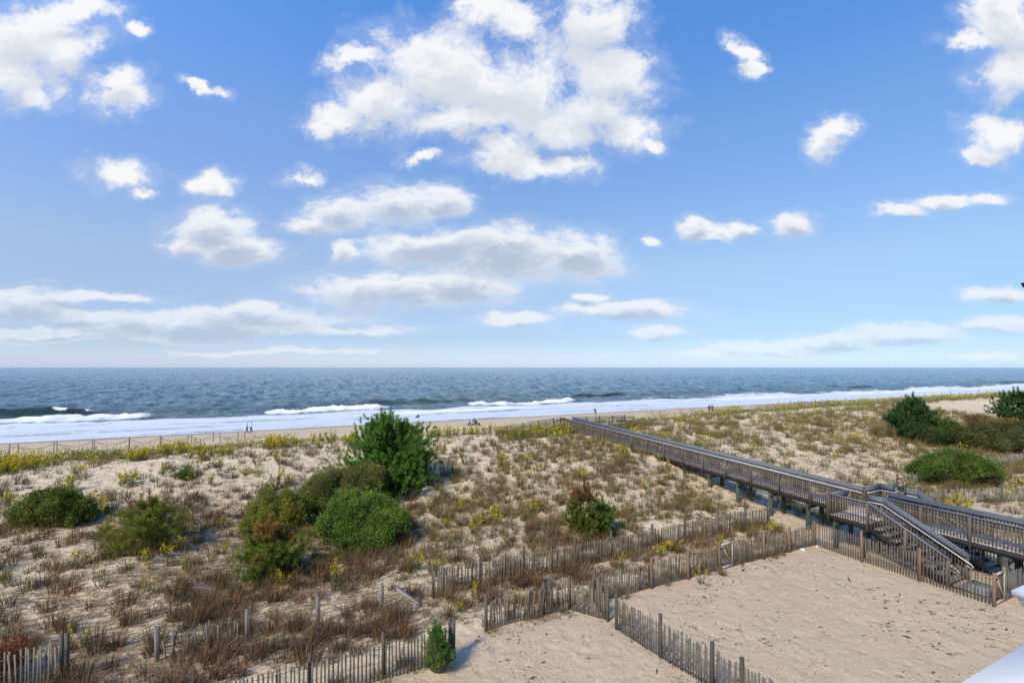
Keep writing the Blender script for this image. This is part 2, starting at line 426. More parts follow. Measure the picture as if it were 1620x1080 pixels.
def build_sea():
    aa = axis([(-60000, -1500, 12000, 3000), (-1500, -130, 200, 6), (-130, 330, 1.0, 1.2), (330, 1500, 3, 60), (1500, 60000, 3000, 12000)])
    ss = axis([(99, 175, .55, .6), (175, 420, .7, 3.2), (420, 2000, 4, 60), (2000, 60000, 200, 6000)])
    A, S = np.meshgrid(aa, ss, indexing='ij')
    sea = sstep(118, 170, S); fade = 1 - sstep(700, 2500, S)
    z = np.zeros_like(A)
    r = np.random.default_rng(3)
    for k in range(26):
        L = 3.2 * 1.13 ** k; L = min(L, 60)
        th = math.pi / 2 + r.normal(0, .8)
        amp = .040 * L ** .45 * r.uniform(.6, 1.3)
        ph = r.uniform(0, 6.28)
        arg = (A * math.cos(th) + S * math.sin(th)) * 2 * math.pi / L + ph + 1.5 * vnoise(A / (L * 3), S / (L * 3), 60 + k) * 2
        z += amp * (np.sin(arg) + .25 * np.sin(2 * arg + .6)) * (1 - sstep(L * 45, L * 110, S))
    z = z * (.12 + .88 * sea) * fade * .85
    # swell about to break, then the broken surf, both in uneven lengths along the shore
    def crest(s0, wig, seed):
        return s0 + (fbm(A * .012, A * 0 + .5, seed, 3) - .5) * wig
    sw = crest(161, 10, 71); seg = sstep(.60, .75, fbm(A * .022 + .13, A * 0 + 3.1, 72, 2)) * .5 + sstep(.4, .6, fbm(A * .035, A * 0 + 6.1, 73, 2)) * .15
    seg = np.maximum(seg, sstep(100, 108, A) * (1 - sstep(124, 140, A)))
    seg = np.maximum(seg, sstep(-70, -62, A) * (1 - sstep(-48, -36, A)))
    d = S - sw + (fbm(A * .35, S * .35, 78, 3) - .5) * 3.0
    z += seg * 1.45 * np.where(d < 0, np.exp(-(d / 2.1) ** 2), np.exp(-(d / 5.5) ** 2))
    z -= seg * .35 * np.exp(-((d + 6) / 4) ** 2)
    z += .5 * np.exp(-((S - crest(196, 14, 75)) / 5) ** 2) * sstep(.4, .6, fbm(A * .02, A * 0 + 8, 76, 2))
    br = crest(140, 6, 81); win = lambda lo, hi: sstep(lo - 5, lo + 3, A) * (1 - sstep(hi - 3, hi + 9, A)); brs = np.maximum.reduce([win(-70, -30), win(-3, 26), win(53, 92)]) + 0 * A; brs = np.maximum(brs, .6 * sstep(110, 125, A)); brs = np.maximum(brs, .5 * sstep(.40, .60, fbm(A * .03, A * 0 + 5.7, 82, 2)))
    e = S - br + (fbm(A * .22, S * .22, 84, 3) - .5) * 5
    lump = .1 + 1.9 * fbm(A * .4, S * .5, 83, 4)
    brk = np.exp(-(e / 2.6) ** 2)
    z += brs * .95 * brk * lump
    br2 = crest(124, 8, 91); brs2 = sstep(.35, .5, fbm(A * .025 + 4, A * 0 + 1.7, 92, 2)); e2 = S - br2
    z += brs2 * .45 * np.exp(-(e2 / 1.8) ** 2) * (.6 + .8 * fbm(A * .6, S * .6, 93, 3))
    z += (fbm(A * .25, S * .5, 95, 3) - .5) * .2 * (1 - sea) * sstep(104, 112, S)
    z += .02
    x = A * U[0] + S * N[0]; y = A * U[1] + S * N[1]
    # foam amounts
    far = sstep(90, 190, A)
    wash = (1 - sstep(133, 141 + 8 * far, S + (fbm(A * .05, S * .05, 97) - .5) * 10))
    thin = .34 * (fbm(A * .05, S * .28, 98, 4) - .5) + .10
    wl = lambda s0, k, sd: np.exp(-((S - s0 - (fbm(A * .03, A * 0 + k, sd, 3) - .5) * 9) / .9) ** 2)
    foam = wash * (.53 + thin * 1.7 + .1 * far + .3 * (wl(109, 1, 86) + wl(116, 2, 87) + wl(123, 3, 88) + wl(131, 4, 89)))
    foam = np.maximum(foam, brs * (.62 + .5 * fbm(A * .3, S * .4, 85, 3)) * np.where(e > -.4, np.exp(-((e + .4) / 1.1) ** 2), np.exp(-((e + .4) / 5.0) ** 2)))
    foam = np.maximum(foam, brs2 * .85 * np.exp(-((e2 + 1) / 3.0) ** 2))
    foam = np.maximum(foam, (.42 * (1 - sstep(150, 172, S))) * sstep(.42, .6, fbm(A * .05, S * .07, 99)))
    tip = sstep(.62, .72, fbm(A * .12, A * 0 + 2, 77, 3))
    foam = np.maximum(foam, seg * tip * .9 * np.exp(-((d + .3) / 1.2) ** 2))
    surge = np.clip(np.maximum.reduce([brs * brk, brs2 * np.exp(-(e2 / 2.2) ** 2), seg * tip * np.exp(-(d / 2) ** 2), .25 * sstep(112, 134, S) * wash]), 0, 1)
    shallow = np.clip(seg * np.exp(-((d + .5) / 3.2) ** 2) + .35 * (1 - sstep(140, 210, S)), 0, 1)
    v = np.stack([x, y, z], -1).reshape(-1, 3)
    na, ns = A.shape
    i = np.arange(na * ns).reshape(na, ns)
    q = np.stack([i[:-1, :-1], i[1:, :-1], i[1:, 1:], i[:-1, 1:]], -1).reshape(-1, 4)
    me = bpy.data.meshes.new('sea')
    me.vertices.add(len(v)); me.vertices.foreach_set('co', v.astype(np.float32).ravel())
    me.loops.add(q.size); me.loops.foreach_set('vertex_index', q.astype(np.int32).ravel())
    me.polygons.add(len(q)); me.polygons.foreach_set('loop_start', np.arange(0, q.size, 4, dtype=np.int32)); me.polygons.foreach_set('loop_total', np.full(len(q), 4, np.int32))
    me.polygons.foreach_set('use_smooth', np.ones(len(q), bool))
    me.update(calc_edges=True)
    c = np.stack([foam, surge, shallow, np.ones_like(foam)], -1).reshape(-1, 4)
    at = me.color_attributes.new('Foam', 'FLOAT_COLOR', 'POINT'); at.data.foreach_set('color', c.astype(np.float32).ravel())
    me.materials.append(M['sea'])
    o = bpy.data.objects.new('sea', me); COL.objects.link(o)
    tag(o, 'dark blue sea with white surf rolling onto the beach', 'sea', kind='structure')

build_ground()
build_sea()

# ------------------------------------------------------------------ sky, sun, camera
def group_blobs(blobs):
    """node group: how deep inside the nearest cloud body a direction lies (1 = middle, 0 = edge)"""
    g = bpy.data.node_groups.new('cloud_bodies', 'ShaderNodeTree')
    g.interface.new_socket('P', in_out='INPUT', socket_type='NodeSocketVector')
    g.interface.new_socket('Depth', in_out='OUTPUT', socket_type='NodeSocketFloat')
    gi = g.nodes.new('NodeGroupInput'); go = g.nodes.new('NodeGroupOutput')
    last = None
    for (cx, cy, rx, ry) in blobs:
        X = (cx - 810) / 750; Z = (581 - cy) / 750; rx /= 750; ry /= 750
        m = g.nodes.new('ShaderNodeVectorMath'); m.operation = 'MULTIPLY_ADD'
        m.inputs[1].default_value = (1 / rx, 1 / ry, 0); m.inputs[2].default_value = (-X / rx, -Z / ry, 0)
        g.links.new(gi.outputs[0], m.inputs[0])
        l = g.nodes.new('ShaderNodeVectorMath'); l.operation = 'LENGTH'; g.links.new(m.outputs[0], l.inputs[0])
        if last is None: last = l.outputs['Value']
        else:
            mn = g.nodes.new('ShaderNodeMath'); mn.operation = 'SMOOTH_MIN'; mn.inputs[2].default_value = .35
            g.links.new(last, mn.inputs[0]); g.links.new(l.outputs['Value'], mn.inputs[1]); last = mn.outputs[0]
    s = g.nodes.new('ShaderNodeMath'); s.operation = 'SUBTRACT'; s.inputs[0].default_value = 1
    g.links.new(last, s.inputs[1]); g.links.new(s.outputs[0], go.inputs[0])
    return g

HIGH = [(690,105,105,66),(610,155,80,45),(770,120,90,70),(545,185,60,30),(515,205,30,20),(740,185,110,38),(845,150,60,70),(870,200,80,34),
        (775,18,52,26),(820,45,40,34),(945,40,70,60),(965,110,78,46),(945,165,62,46),(1000,205,58,30),(1040,222,30,18),(800,235,45,25),
        (830,264,92,20),(895,252,46,22),(570,88,50,16),
        (60,50,95,62),(30,110,60,52),(115,70,52,42),(60,145,42,24),(185,128,40,22),(190,158,52,20),(215,45,20,11),(120,10,60,20),
        (190,272,56,24),(225,300,26,9),(338,290,40,22),(480,280,28,14),(668,248,22,10),(320,142,34,8),
        (1165,78,20,20),(1178,105,18,20),(1300,232,34,28),(1330,205,34,22),(1585,40,60,60),(1595,115,52,45),(1580,205,60,26),(1545,235,40,16),(1530,65,40,18)]
LOW = [(335,362,72,28),(375,390,74,22),(300,385,50,14),(545,338,70,28),(500,355,64,18),(640,325,90,30),(700,315,44,22),
       (700,392,150,24),(800,400,150,40),(900,405,84,32),(620,462,150,26),(740,455,100,28),(540,395,30,18),
       (40,486,110,24),(300,512,270,20),(160,532,250,10),(30,478,60,22),(150,468,140,8),(300,508,210,16),(390,496,110,14),(110,497,120,8),(100,522,170,5),(500,522,180,6),
       (1100,360,28,17),(1130,368,24,10),(1170,364,22,10),(1255,358,44,19),(1430,332,42,11),(1500,320,56,10),(1560,317,40,8),
       (985,492,130,13),(815,506,76,9),(1042,528,50,10),(1230,548,120,10),(1330,538,110,13),(1440,528,110,13),(1580,516,80,13),(1575,466,52,13),(1130,560,60,5),(1560,568,60,6),
       (930,470,26,6),(440,555,190,4),(1040,378,22,8)]

SUN_AZ = R(219.0); SUN_EL = R(43.0)

def build_world():
    w = bpy.data.worlds.new('World'); SC.world = w; w.use_nodes = True
    nt = w.node_tree; bg = nt.nodes['Background']
    sky = nd(nt, 'ShaderNodeTexSky', sky_type='NISHITA', sun_disc=False)
    sky.sun_elevation = SUN_EL; sky.sun_rotation = SUN_AZ; sky.air_density = 1.0; sky.dust_density = .6; sky.ozone_density = 2.2; sky.altitude = 0
    STR = 0.15; CL = STR * 1.27
    tc = nd(nt, 'ShaderNodeTexCoord')
    sep = nd(nt, 'ShaderNodeSeparateXYZ'); nt.links.new(tc.outputs['Generated'], sep.inputs[0])
    ay = math_(nt, 'MAXIMUM', math_(nt, 'ABSOLUTE', sep.outputs[1]), .02)
    cb = nd(nt, 'ShaderNodeCombineXYZ')
    nt.links.new(math_(nt, 'DIVIDE', sep.outputs[0], ay), cb.inputs[0])
    nt.links.new(math_(nt, 'DIVIDE', sep.outputs[2], ay), cb.inputs[1])
    P = cb.outputs[0]
    def layer(blobs, nscale, stretch, warp, amp, soft, lift, greyc, gmax, kx=1.0, ky=1.0):
        g = group_blobs([(x, y, rx * kx, ry * ky) for x, y, rx, ry in blobs])
        mp = nd(nt, 'ShaderNodeMapping'); mp.inputs['Scale'].default_value = stretch; nt.links.new(P, mp.inputs['Vector'])
        nv = nd(nt, 'ShaderNodeTexNoise'); nv.inputs['Scale'].default_value = nscale; nv.inputs['Detail'].default_value = 6; nv.inputs['Roughness'].default_value = .66
        nt.links.new(mp.outputs[0], nv.inputs['Vector'])
        v1 = nd(nt, 'ShaderNodeVectorMath', operation='SUBTRACT'); nt.links.new(nv.outputs['Color'], v1.inputs[0]); v1.inputs[1].default_value = (.5, .5, .5)
        v2 = nd(nt, 'ShaderNodeVectorMath', operation='MULTIPLY_ADD'); nt.links.new(v1.outputs[0], v2.inputs[0]); v2.inputs[1].default_value = warp; nt.links.new(P, v2.inputs[2])
        n2 = noise(nt, mp.outputs[0], nscale * 1.7, 9, .68, .3)
        def depth(vec):
            n = nd(nt, 'ShaderNodeGroup'); n.node_tree = g; nt.links.new(vec, n.inputs[0])
            return math_(nt, 'ADD', n.outputs[0], math_(nt, 'MULTIPLY', math_(nt, 'SUBTRACT', n2, .475), amp))
        d = depth(v2.outputs[0])
        up = nd(nt, 'ShaderNodeVectorMath', operation='ADD'); nt.links.new(v2.outputs[0], up.inputs[0]); up.inputs[1].default_value = lift
        dup = depth(up.outputs[0])
        al = nd(nt, 'ShaderNodeMapRange', interpolation_type='SMOOTHSTEP'); al.inputs['From Min'].default_value = -.12; al.inputs['From Max'].default_value = soft
        nt.links.new(d, al.inputs['Value'])
        sh = nd(nt, 'ShaderNodeMapRange', interpolation_type='SMOOTHSTEP'); sh.inputs['From Min'].default_value = .1; sh.inputs['From Max'].default_value = .95
        nt.links.new(dup, sh.inputs['Value'])
        col = mix(nt, math_(nt, 'MULTIPLY', sh.outputs[0], gmax), (.95 / CL, .955 / CL, .965 / CL), tuple(x / CL for x in greyc))
        wisp = nd(nt, 'ShaderNodeMapRange', interpolation_type='SMOOTHSTEP'); wisp.inputs['From Min'].default_value = -.42; wisp.inputs['From Max'].default_value = .15; wisp.inputs['To Max'].default_value = .15
        nt.links.new(d, wisp.inputs['Value'])
        low = nd(nt, 'ShaderNodeMapRange'); low.inputs['From Max'].default_value = .16; low.inputs['To Min'].default_value = .45
        nt.links.new(sep.outputs[2], low.inputs['Value'])
        return math_(nt, 'MULTIPLY', math_(nt, 'MAXIMUM', al.outputs[0], wisp.outputs[0]), low.outputs[0]), col
    # clear air: the sky model's colours, graded from the pale horizon to the deep blue overhead
    grade = ramp(nt, sep.outputs[2], [(0.0, (.42, .49, .74)), (.03, (.33, .385, .56)), (.057, (.30, .335, .45)), (.12, (.37, .37, .42)), (.2, (.49, .465, .46)), (.416, (.50, .58, .67)), (.6, (.38, .63, .87)), (1.0, (.35, .66, 1.0))])
    base = mix(nt, 1.0, sky.outputs[0], grade, 'MULTIPLY')
    side = ramp(nt, math_(nt, 'MULTIPLY_ADD', sep.outputs[0], .5, .5), [(.10, (.70, .70, .735)), (.30, (.71, .695, .71)), (.52, (.625, .635, .64)), (.85, (.55, .605, .635))])
    base = mix(nt, 1.0, base, side, 'MULTIPLY')
    base = mix(nt, 1.0, base, (2.55, 2.55, 2.55), 'MULTIPLY')
    a1, c1 = layer(HIGH, 4.2, (1, 1.2, 1), (.19, .15, 0), 2.6, .68, (0.0, .05, 0), (.64, .69, .77), .85, 1.13, 1.14)
    a2, c2 = layer(LOW, 5.2, (.85, 1.7, 1), (.15, .065, 0), 2.2, .55, (0.0, .018, 0), (.47, .545, .69), .95, 1.0, 1.25)
    base = mix(nt, math_(nt, 'MULTIPLY', a2, .90), base, c2)
    base = mix(nt, math_(nt, 'MULTIPLY', a1, .98), base, c1)
    nt.links.new(base, bg.inputs['Color']); bg.inputs['Strength'].default_value = STR
    w.cycles.sampling_method = 'NONE'

build_world()
sun = bpy.data.lights.new('sun', 'SUN'); sun.energy = 3.4; sun.angle = R(8); sun.color = (1, .86, .64)
so = bpy.data.objects.new('sun', sun); COL.objects.link(so)
sd = Vector((math.sin(SUN_AZ) * math.cos(SUN_EL), math.cos(SUN_AZ) * math.cos(SUN_EL), math.sin(SUN_EL)))
so.rotation_euler = sd.to_track_quat('Z', 'Y').to_euler(); so.location = (0, -30, 60)
cam = bpy.data.cameras.new('camera'); cam.sensor_width = 36; cam.lens = 36 * F; cam.shift_y = 41 / 1620
cam.clip_start = .1; cam.clip_end = 150000
co = bpy.data.objects.new('camera', cam); COL.objects.link(co); co.location = (0, 0, CAM_Z); co.rotation_euler = (R(90), 0, 0)
SC.camera = co
SC.view_settings.view_transform = 'Standard'; SC.view_settings.look = 'None'; SC.view_settings.exposure = 0.345; SC.view_settings.gamma = 1
SC.cycles.use_denoising = False; SC.cycles.sample_clamp_direct = 1.4; SC.cycles.sample_clamp_indirect = 4
SC.cycles.max_bounces = 6; SC.cycles.diffuse_bounces = 3; SC.cycles.transparent_max_bounces = 4

# ------------------------------------------------------------------ boardwalk
GREY = (.125, .104, .08); BLUEGREY = (.135, .158, .178); DECK = (.44, .40, .37); SHADEDW = (.042, .039, .036); PIPE = (.68, .67, .64); PILE = (.062, .085, .066)  # underside timber is coloured darker to carry the shade beneath deck and stairs
ANG = math.atan2(U[1], U[0])

def railing(root, path, inner, baluster=True, slim=False, posts=True, start_hook=False, end_hook=False, handrail=True, drop=.24, ph=1.05, skip_first_post=False):
    """path: deck-level points (a, s, z); inner: the side walkers use, as a step in (a, s)"""
    P = [W(*p) for p in path]
    inn = Vector((inner[0] * U[0] + inner[1] * N[0], inner[0] * U[1] + inner[1] * N[1], 0))
    top = MB()
    for p, q in zip(P, P[1:]):
        d = (q - p).normalized()
        top.box(p + Vector((0, 0, ph)) - d * .02, q + Vector((0, 0, ph)) + d * .02, .15, .038, jit((.17, .185, .20), .08))
    r = top.build('railing', M['board'], root)
    fb = MB(); bl = MB(); hr = MB(); ps = []
    for i, (p, q) in enumerate(zip(P, P[1:])):
        d = (q - p); L = d.length; dh = Vector((d.x, d.y, 0)).normalized(); dn = d.normalized()
        side = dh.cross(Vector((0, 0, 1)))
        if side.dot(inn) < 0: side = -side
        fb.box(p + side * .045 + Vector((0, 0, ph - .14)), q + side * .045 + Vector((0, 0, ph - .14)), .034, .07 if slim else .22, jit(BLUEGREY, .1))
        if slim: fb.box(p + side * .045 + Vector((0, 0, ph - .55)), q + side * .045 + Vector((0, 0, ph - .55)), .034, .09, jit(GREY, .1))
        if baluster:
            n = max(2, int(Vector((d.x, d.y, 0)).length / .118))
            for k in range(n):
                t = (k + .5) / n; c = p + d * t - side * .032
                bl.post(c + Vector((0, 0, -drop)), c + Vector((0, 0, ph - .03)), .042, .034, math.atan2(dh.y, dh.x), jit(GREY, .28))
        if handrail:
            e0 = p + side * .13 + Vector((0, 0, ph - .30)); e1 = q + side * .13 + Vector((0, 0, ph - .30))
            pts = [e0, e1]
            if i == len(P) - 2 and end_hook:
                pts += [e1 + dn * .22, e1 + dn * .30 + Vector((0, 0, -.06)), e1 + dn * .28 + Vector((0, 0, -.15)), e1 + dn * .05 + Vector((0, 0, -.17))]
            if i == 0 and start_hook:
                pts = [e0 - dn * .02 + Vector((0, 0, -.17)), e0 - dn * .26 + Vector((0, 0, -.15)), e0 - dn * .28 + Vector((0, 0, -.06)), e0 - dn * .2] + pts
            hr.tube(pts, .025, PIPE, 6)
            nb = max(2, int(L / 1.3))
            for k in range(nb):
                c = p + d * ((k + .5) / nb) + Vector((0, 0, ph - .31))
                hr.box(c + side * .055, c + side * .13, .03, .03, PIPE)
        if posts:
            n = max(1, round(L / 1.9))
            for k in range(n + 1):
                if k == 0 and (i > 0 or skip_first_post): continue
                c = p + d * (k / n) - side * .095
                ps.append((c, math.atan2(dh.y, dh.x)))
    fb.build('rail_board', M['board'], r)
    if baluster: bl.build('balusters', M['wood'], r)
    if handrail: hr.build('handrail', M['pipe'], r, True)
    for c, an in ps:
        b = MB(); b.post(c + Vector((0, 0, -drop - .12)), c + Vector((0, 0, ph - .025)), .092, .092, an, jit(GREY, .2))
        b.build('post', M['wood'], r)
    return r

def deck(root, a0, a1, s0, s1, z0, z1, name, along='s', beams=True):
    """boards crossing from a0 to a1, laid one after another from s0 to s1 (or the other way round)"""
    b = MB(); n = int(abs((s1 - s0) if along == 's' else (a1 - a0)) / .146)
    for k in range(n):
        t = (k + .5) / n; z = z0 + (z1 - z0) * t - .02
        if along == 's':
            s = s0 + (s1 - s0) * t; b.box(W(a0, s, z), W(a1, s, z), .138, .036, jit(DECK, .22))
        else:
            a = a0 + (a1 - a0) * t; b.box(W(a, s0, z), W(a, s1, z), .138, .036, jit(DECK, .22))
    d = b.build(name, M['wood'], root)
    if beams:
        j = MB(); zz = .175
        if along == 's':
            for a in (a0 + .03, (a0 + a1) / 2, a1 - .03): j.box(W(a, s0, z0 - zz), W(a, s1, z1 - zz), .045, .26, jit(SHADEDW))
            for s, z in ((s0, z0), (s1, z1)): j.box(W(a0 + .06, s, z - zz), W(a1 - .06, s, z - zz), .045, .25, jit(SHADEDW))
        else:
            for s in (s0 + .03, (s0 + s1) / 2, s1 - .03): j.box(W(a0, s, z0 - zz), W(a1, s, z1 - zz), .045, .26, jit(SHADEDW))
        j.build('joists', M['wood'], d)
    return d

def build_boardwalk():
    root = thing('boardwalk', 'long weathered grey boardwalk on piles, with railings and stairs, crossing the dune', 'boardwalk', W(28.1, 14, 2.6))
    Z = 4.35; aL, aR = 27.4, 28.9; s0, s1 = 15.0, 44.0; zf = 5.5
    deck(root, aL, aR, s0 + .005, s1, Z, zf, 'walkway_deck')
    deck(root, 25.8, 30.5, 13.25, s0, Z, Z, 'landing_deck')
    deck(root, aL, aR, 1.0, 13.24, Z, Z, 'walkway_deck')
    # seaward walkway
    railing(root, [(aL, s0, Z), (aL, s1, zf)], (1, 0), skip_first_post=True)
    railing(root, [(aR, s0, Z), (aR, s1, zf)], (-1, 0))
    # landing, its bays and the two flights of stairs
    zs = 2.72; se = 10.05
    railing(root, [(25.8, s0, Z), (27.3, s0, Z)], (0, -1))
    railing(root, [(25.8, s0, Z), (25.8, 13.2, Z)], (1, 0))
    railing(root, [(25.8, 13.2, Z), (25.8, se, zs)], (1, 0), end_hook=True, skip_first_post=True)
    railing(root, [(27.32, 13.9, Z), (27.32, 13.25, Z), (27.32, se, zs)], (-1, 0), end_hook=True)
    railing(root, [(29.0, s0, Z), (30.5, s0, Z)], (0, -1))
    railing(root, [(30.5, s0, Z), (30.5, 13.2, Z)], (-1, 0))
    railing(root, [(30.5, 13.2, Z), (30.5, se, zs)], (-1, 0), end_hook=True, skip_first_post=True)
    railing(root, [(29.02, 13.2, Z), (29.02, se, zs)], (1, 0), end_hook=True)
    # landward walkway
    railing(root, [(27.46, 13.55, Z), (27.46, 1.0, Z)], (1, 0))
    railing(root, [(28.9, 13.8, Z), (28.9, 1.0, Z)], (-1, 0), start_hook=False)
    for a0, a1 in ((25.85, 27.27), (29.07, 30.45)):
        st = MB()
        for a in (a0, a1):
            st.box(W(a, 13.2, Z - .26), W(a, se - .15, zs - .22), .045, .27, jit(SHADEDW))
        stair = st.build('stairs', M['wood'], root)
        tr = MB(); n = 9
        for k in range(n):
            t = (k + 1) / (n + .4); s = 13.2 + (se - 13.2) * t; z = Z + (zs - Z) * t
            for o_ in (-.075, .075):
                tr.box(W(a0 + .03, s + o_, z - .02), W(a1 - .03, s + o_, z - .02), .138, .036, jit((.27, .25, .225), .2))
        tr.build('treads', M['wood'], stair)
        pl = MB(); pl.box(W(a0, se - .7, zs - .05), W(a1, se - .7, zs - .05), .95, .07, jit((.30, .29, .27)))
        pl.build('foot_pad', M['wood'], stair)
    # ramps at the far end, turning along the beach to either side
    deck(root, 27.4, 30.0, s1 + .005, 45.5, zf, zf, 'far_landing_deck')
    deck(root, 27.39, 21.6, s1, 45.4, zf, zf - .48, 'ramp_deck', along='a')
    deck(root, 30.01, 37.5, s1 + .1, 45.5, zf, zf - .1, 'ramp_deck', along='a')
    railing(root, [(aL, s1, zf), (21.6, s1, zf - .48)], (0, 1), baluster=False, slim=True, handrail=False, ph=.82)
    railing(root, [(aL + 1.4, 45.45, zf), (aL, 45.45, zf), (21.6, 45.45, zf - .48)], (0, -1), baluster=False, slim=True, handrail=False, ph=.82)
    railing(root, [(30.2, s1 + .1, zf), (37.5, s1 + .1, zf - .1)], (0, 1), baluster=False, slim=True, handrail=False, ph=.82)
    railing(root, [(30.0, 45.55, zf), (37.5, 45.55, zf - .1)], (0, -1), baluster=False, slim=True, handrail=False, ph=.82)
    # piles and cross beams
    def pile(a, s, ztop, r=.125):
        zb = ground(a, s) - .5
        if ztop - zb < .55: return
        m = MB(); m.tube([W(a, s, zb), W(a + .01, s, (zb + ztop) / 2), W(a, s, ztop)], [r * 1.03, r, r * .98], jit(PILE, .2), 10)
        m.build('pile', M['pile'], root, True)
    for s in (17.2, 19.55, 21.9, 24.25, 26.6, 29.0):
        z = Z + (zf - Z) * (s - s0) / (s1 - s0)
        pile(aL + .12, s, z - .32); pile(aR - .12, s, z - .32)
        b = MB(); b.box(W(aL - .1, s - .16, z - .43), W(aR + .1, s - .16, z - .43), .06, .2, jit(SHADEDW)); b.build('cross_beam', M['wood'], root)
    for s in (14.8, 13.5):
        for a in (25.95, 27.3, 29.0, 30.35): pile(a, s, Z - .32, .115)
        b = MB(); b.box(W(25.7, s - .15, Z - .43), W(30.6, s - .15, Z - .43), .06, .2, jit(SHADEDW)); b.build('cross_beam', M['wood'], root)
    for s in (11.2, 8.85, 6.3, 3.6, 1.4):
        pile(aL + .1, s, Z - .32, .14); pile(aR - .1, s, Z - .32, .14)
        b = MB(); b.box(W(aL - .1, s - .18, Z - .43), W(aR + .1, s - .18, Z - .43), .06, .2, jit(SHADEDW)); b.build('cross_beam', M['wood'], root)
    for a in (22, 24.5, 31.5, 33.7, 35.9):
        for s in (44.2, 45.3): pile(a, s, zf - .35, .1)
    for s in (13.2, 11.0):      # braces under the deck
        b = MB(); b.box(W(27.5, s, 2.8), W(28.8, s, 3.9), .04, .14, jit(SHADEDW)); b.box(W(27.5, s - .05, 3.9), W(28.8, s - .05, 2.8), .04, .14, jit(SHADEDW)); b.build('cross_brace', M['wood'], root)

build_boardwalk()

# ------------------------------------------------------------------ fences
PICK = (.165, .138, .102); REDP = (.20, .13, .09); GREYP = (.10, .09, .075)

def pickets(mb, a0, s0, a1, s1, h=1.2, sp=.086, w=.045, sink=.12, lean=.03, hj=.05, col=PICK, sag=0.0, gap=0.0, wav=0.0, skew=0.0):
    d = math.hypot(a1 - a0, s1 - s0); n = int(d / sp); an = ANG + math.atan2(s1 - s0, a1 - a0)
    for k in range(n):
        if random.random() < gap: continue
        t = (k + .5) / n
        a = a0 + (a1 - a0) * t; s = s0 + (s1 - s0) * t + wav * math.sin(t * d * 1.9 + a0)
        g = ground(a, s); hh = h + random.uniform(-hj, hj) - sag * math.sin(math.pi * t)
        la = random.gauss(0, lean) + skew; ls = random.gauss(0, lean)
        du, ds = (a1 - a0) / d, (s1 - s0) / d
        top = W(a + du * la - ds * ls, s + ds * la + du * ls, g + hh - sink); base = W(a, s, g - sink)
        mb.post(base, top, w, .013, an + random.gauss(0, .15), jit(col, .22))

def wires(mb, a0, s0, a1, s1, h):
    n = max(2, int(math.hypot(a1 - a0, s1 - s0) / .8))
    for f in (.2, .55, .88):
        mb.tube([W(a0 + (a1 - a0) * k / n, s0 + (s1 - s0) * k / n, ground(a0 + (a1 - a0) * k / n, s0 + (s1 - s0) * k / n) - .12 + h * f) for k in range(n + 1)], .006, (.16, .15, .14), 4)

def fpost(root, a, s, h=1.25, w=.085, col=REDP, tilt=0.0):
    g = ground(a, s); b = MB()
    b.post(W(a, s, g - .4), W(a + tilt * h, s + random.uniform(-.04, .04), g + h), w, w, ANG + random.uniform(-.2, .2), jit(col, .12))
    return b.build('post', M['wood'], root)

def fence(label, pts, post_at=(), h=1.2, pcol=GREYP, col=PICK, cat='fence', off=.07, **kw):
    """pts: corners (a, s); post_at: (a, s) of posts"""
    a0, s0 = pts[0]
    root = thing('picket_fence', label, cat, W(a0, s0, ground(a0, s0)))
    for (pa, ps_), (qa, qs) in zip(pts, pts[1:]):
        m = MB(); pickets(m, pa, ps_, qa, qs, h, col=col, **kw); m.build('picket_panel', M['wood'], root)
        m = MB(); wires(m, pa, ps_, qa, qs, h); m.build('wire', M['dark_metal'], root)
    for p in post_at:
        fpost(root, p[0], p[1], h + .1 + random.uniform(-.05, .1), col=p[2] if len(p) > 2 else pcol)
    return root

def gate(label, a0, s0, a1, s1, h=1.2):
    root = thing('gate', label, 'gate', W(a0, s0, ground(a0, s0)))
    g0 = ground(a0, s0); g1 = ground(a1, s1); g = max(g0, g1) + .06
    A = W(a0, s0, 0); B = W(a1, s1, 0); d = (B - A); L = d.length; dn = d.normalized()
    c = (.42, .37, .30); f = MB(); an = math.atan2(dn.y, dn.x)
    for t in (.05, L - .05): f.post(A + dn * t + Vector((0, 0, g)), A + dn * t + Vector((0, 0, g + h - .05)), .085, .04, an, jit(c))
    for z in (g + .045, g + h - .09): f.box(A + dn * .094 + Vector((0, 0, z)), A + dn * (L - .094) + Vector((0, 0, z)), .04, .085, jit((.50, .44, .37)))
    fr = f.build('gate_frame', M['wood'], root)
    b = MB(); b.box(A + dn * .1 + Vector((0, 0, g + h - .14)), A + dn * (L - .1) + Vector((0, 0, g + .1)), .03, .07, jit(c)); b.build('brace', M['wood'], root)
    p = MB(); n = int(L / .1)
    side = dn.cross(Vector((0, 0, 1)))
    for k in range(n):
        q = A + dn * ((k + .5) / n * L) - side * .045
        p.post(q + Vector((0, 0, g + .02)), q + Vector((0, 0, g + h - .1)), .036, .012, an, jit(PICK, .2))
    p.build('gate_pickets', M['wood'], root)
    hg = MB()
    for z in (g + .2, g + h - .25): hg.box(A + dn * .0 + Vector((0, 0, z)) + side * .03, A + dn * .16 + Vector((0, 0, z)) + side * .03, .02, .05, (.02, .02, .02))
    hg.build('hinge', M['dark_metal'], root)

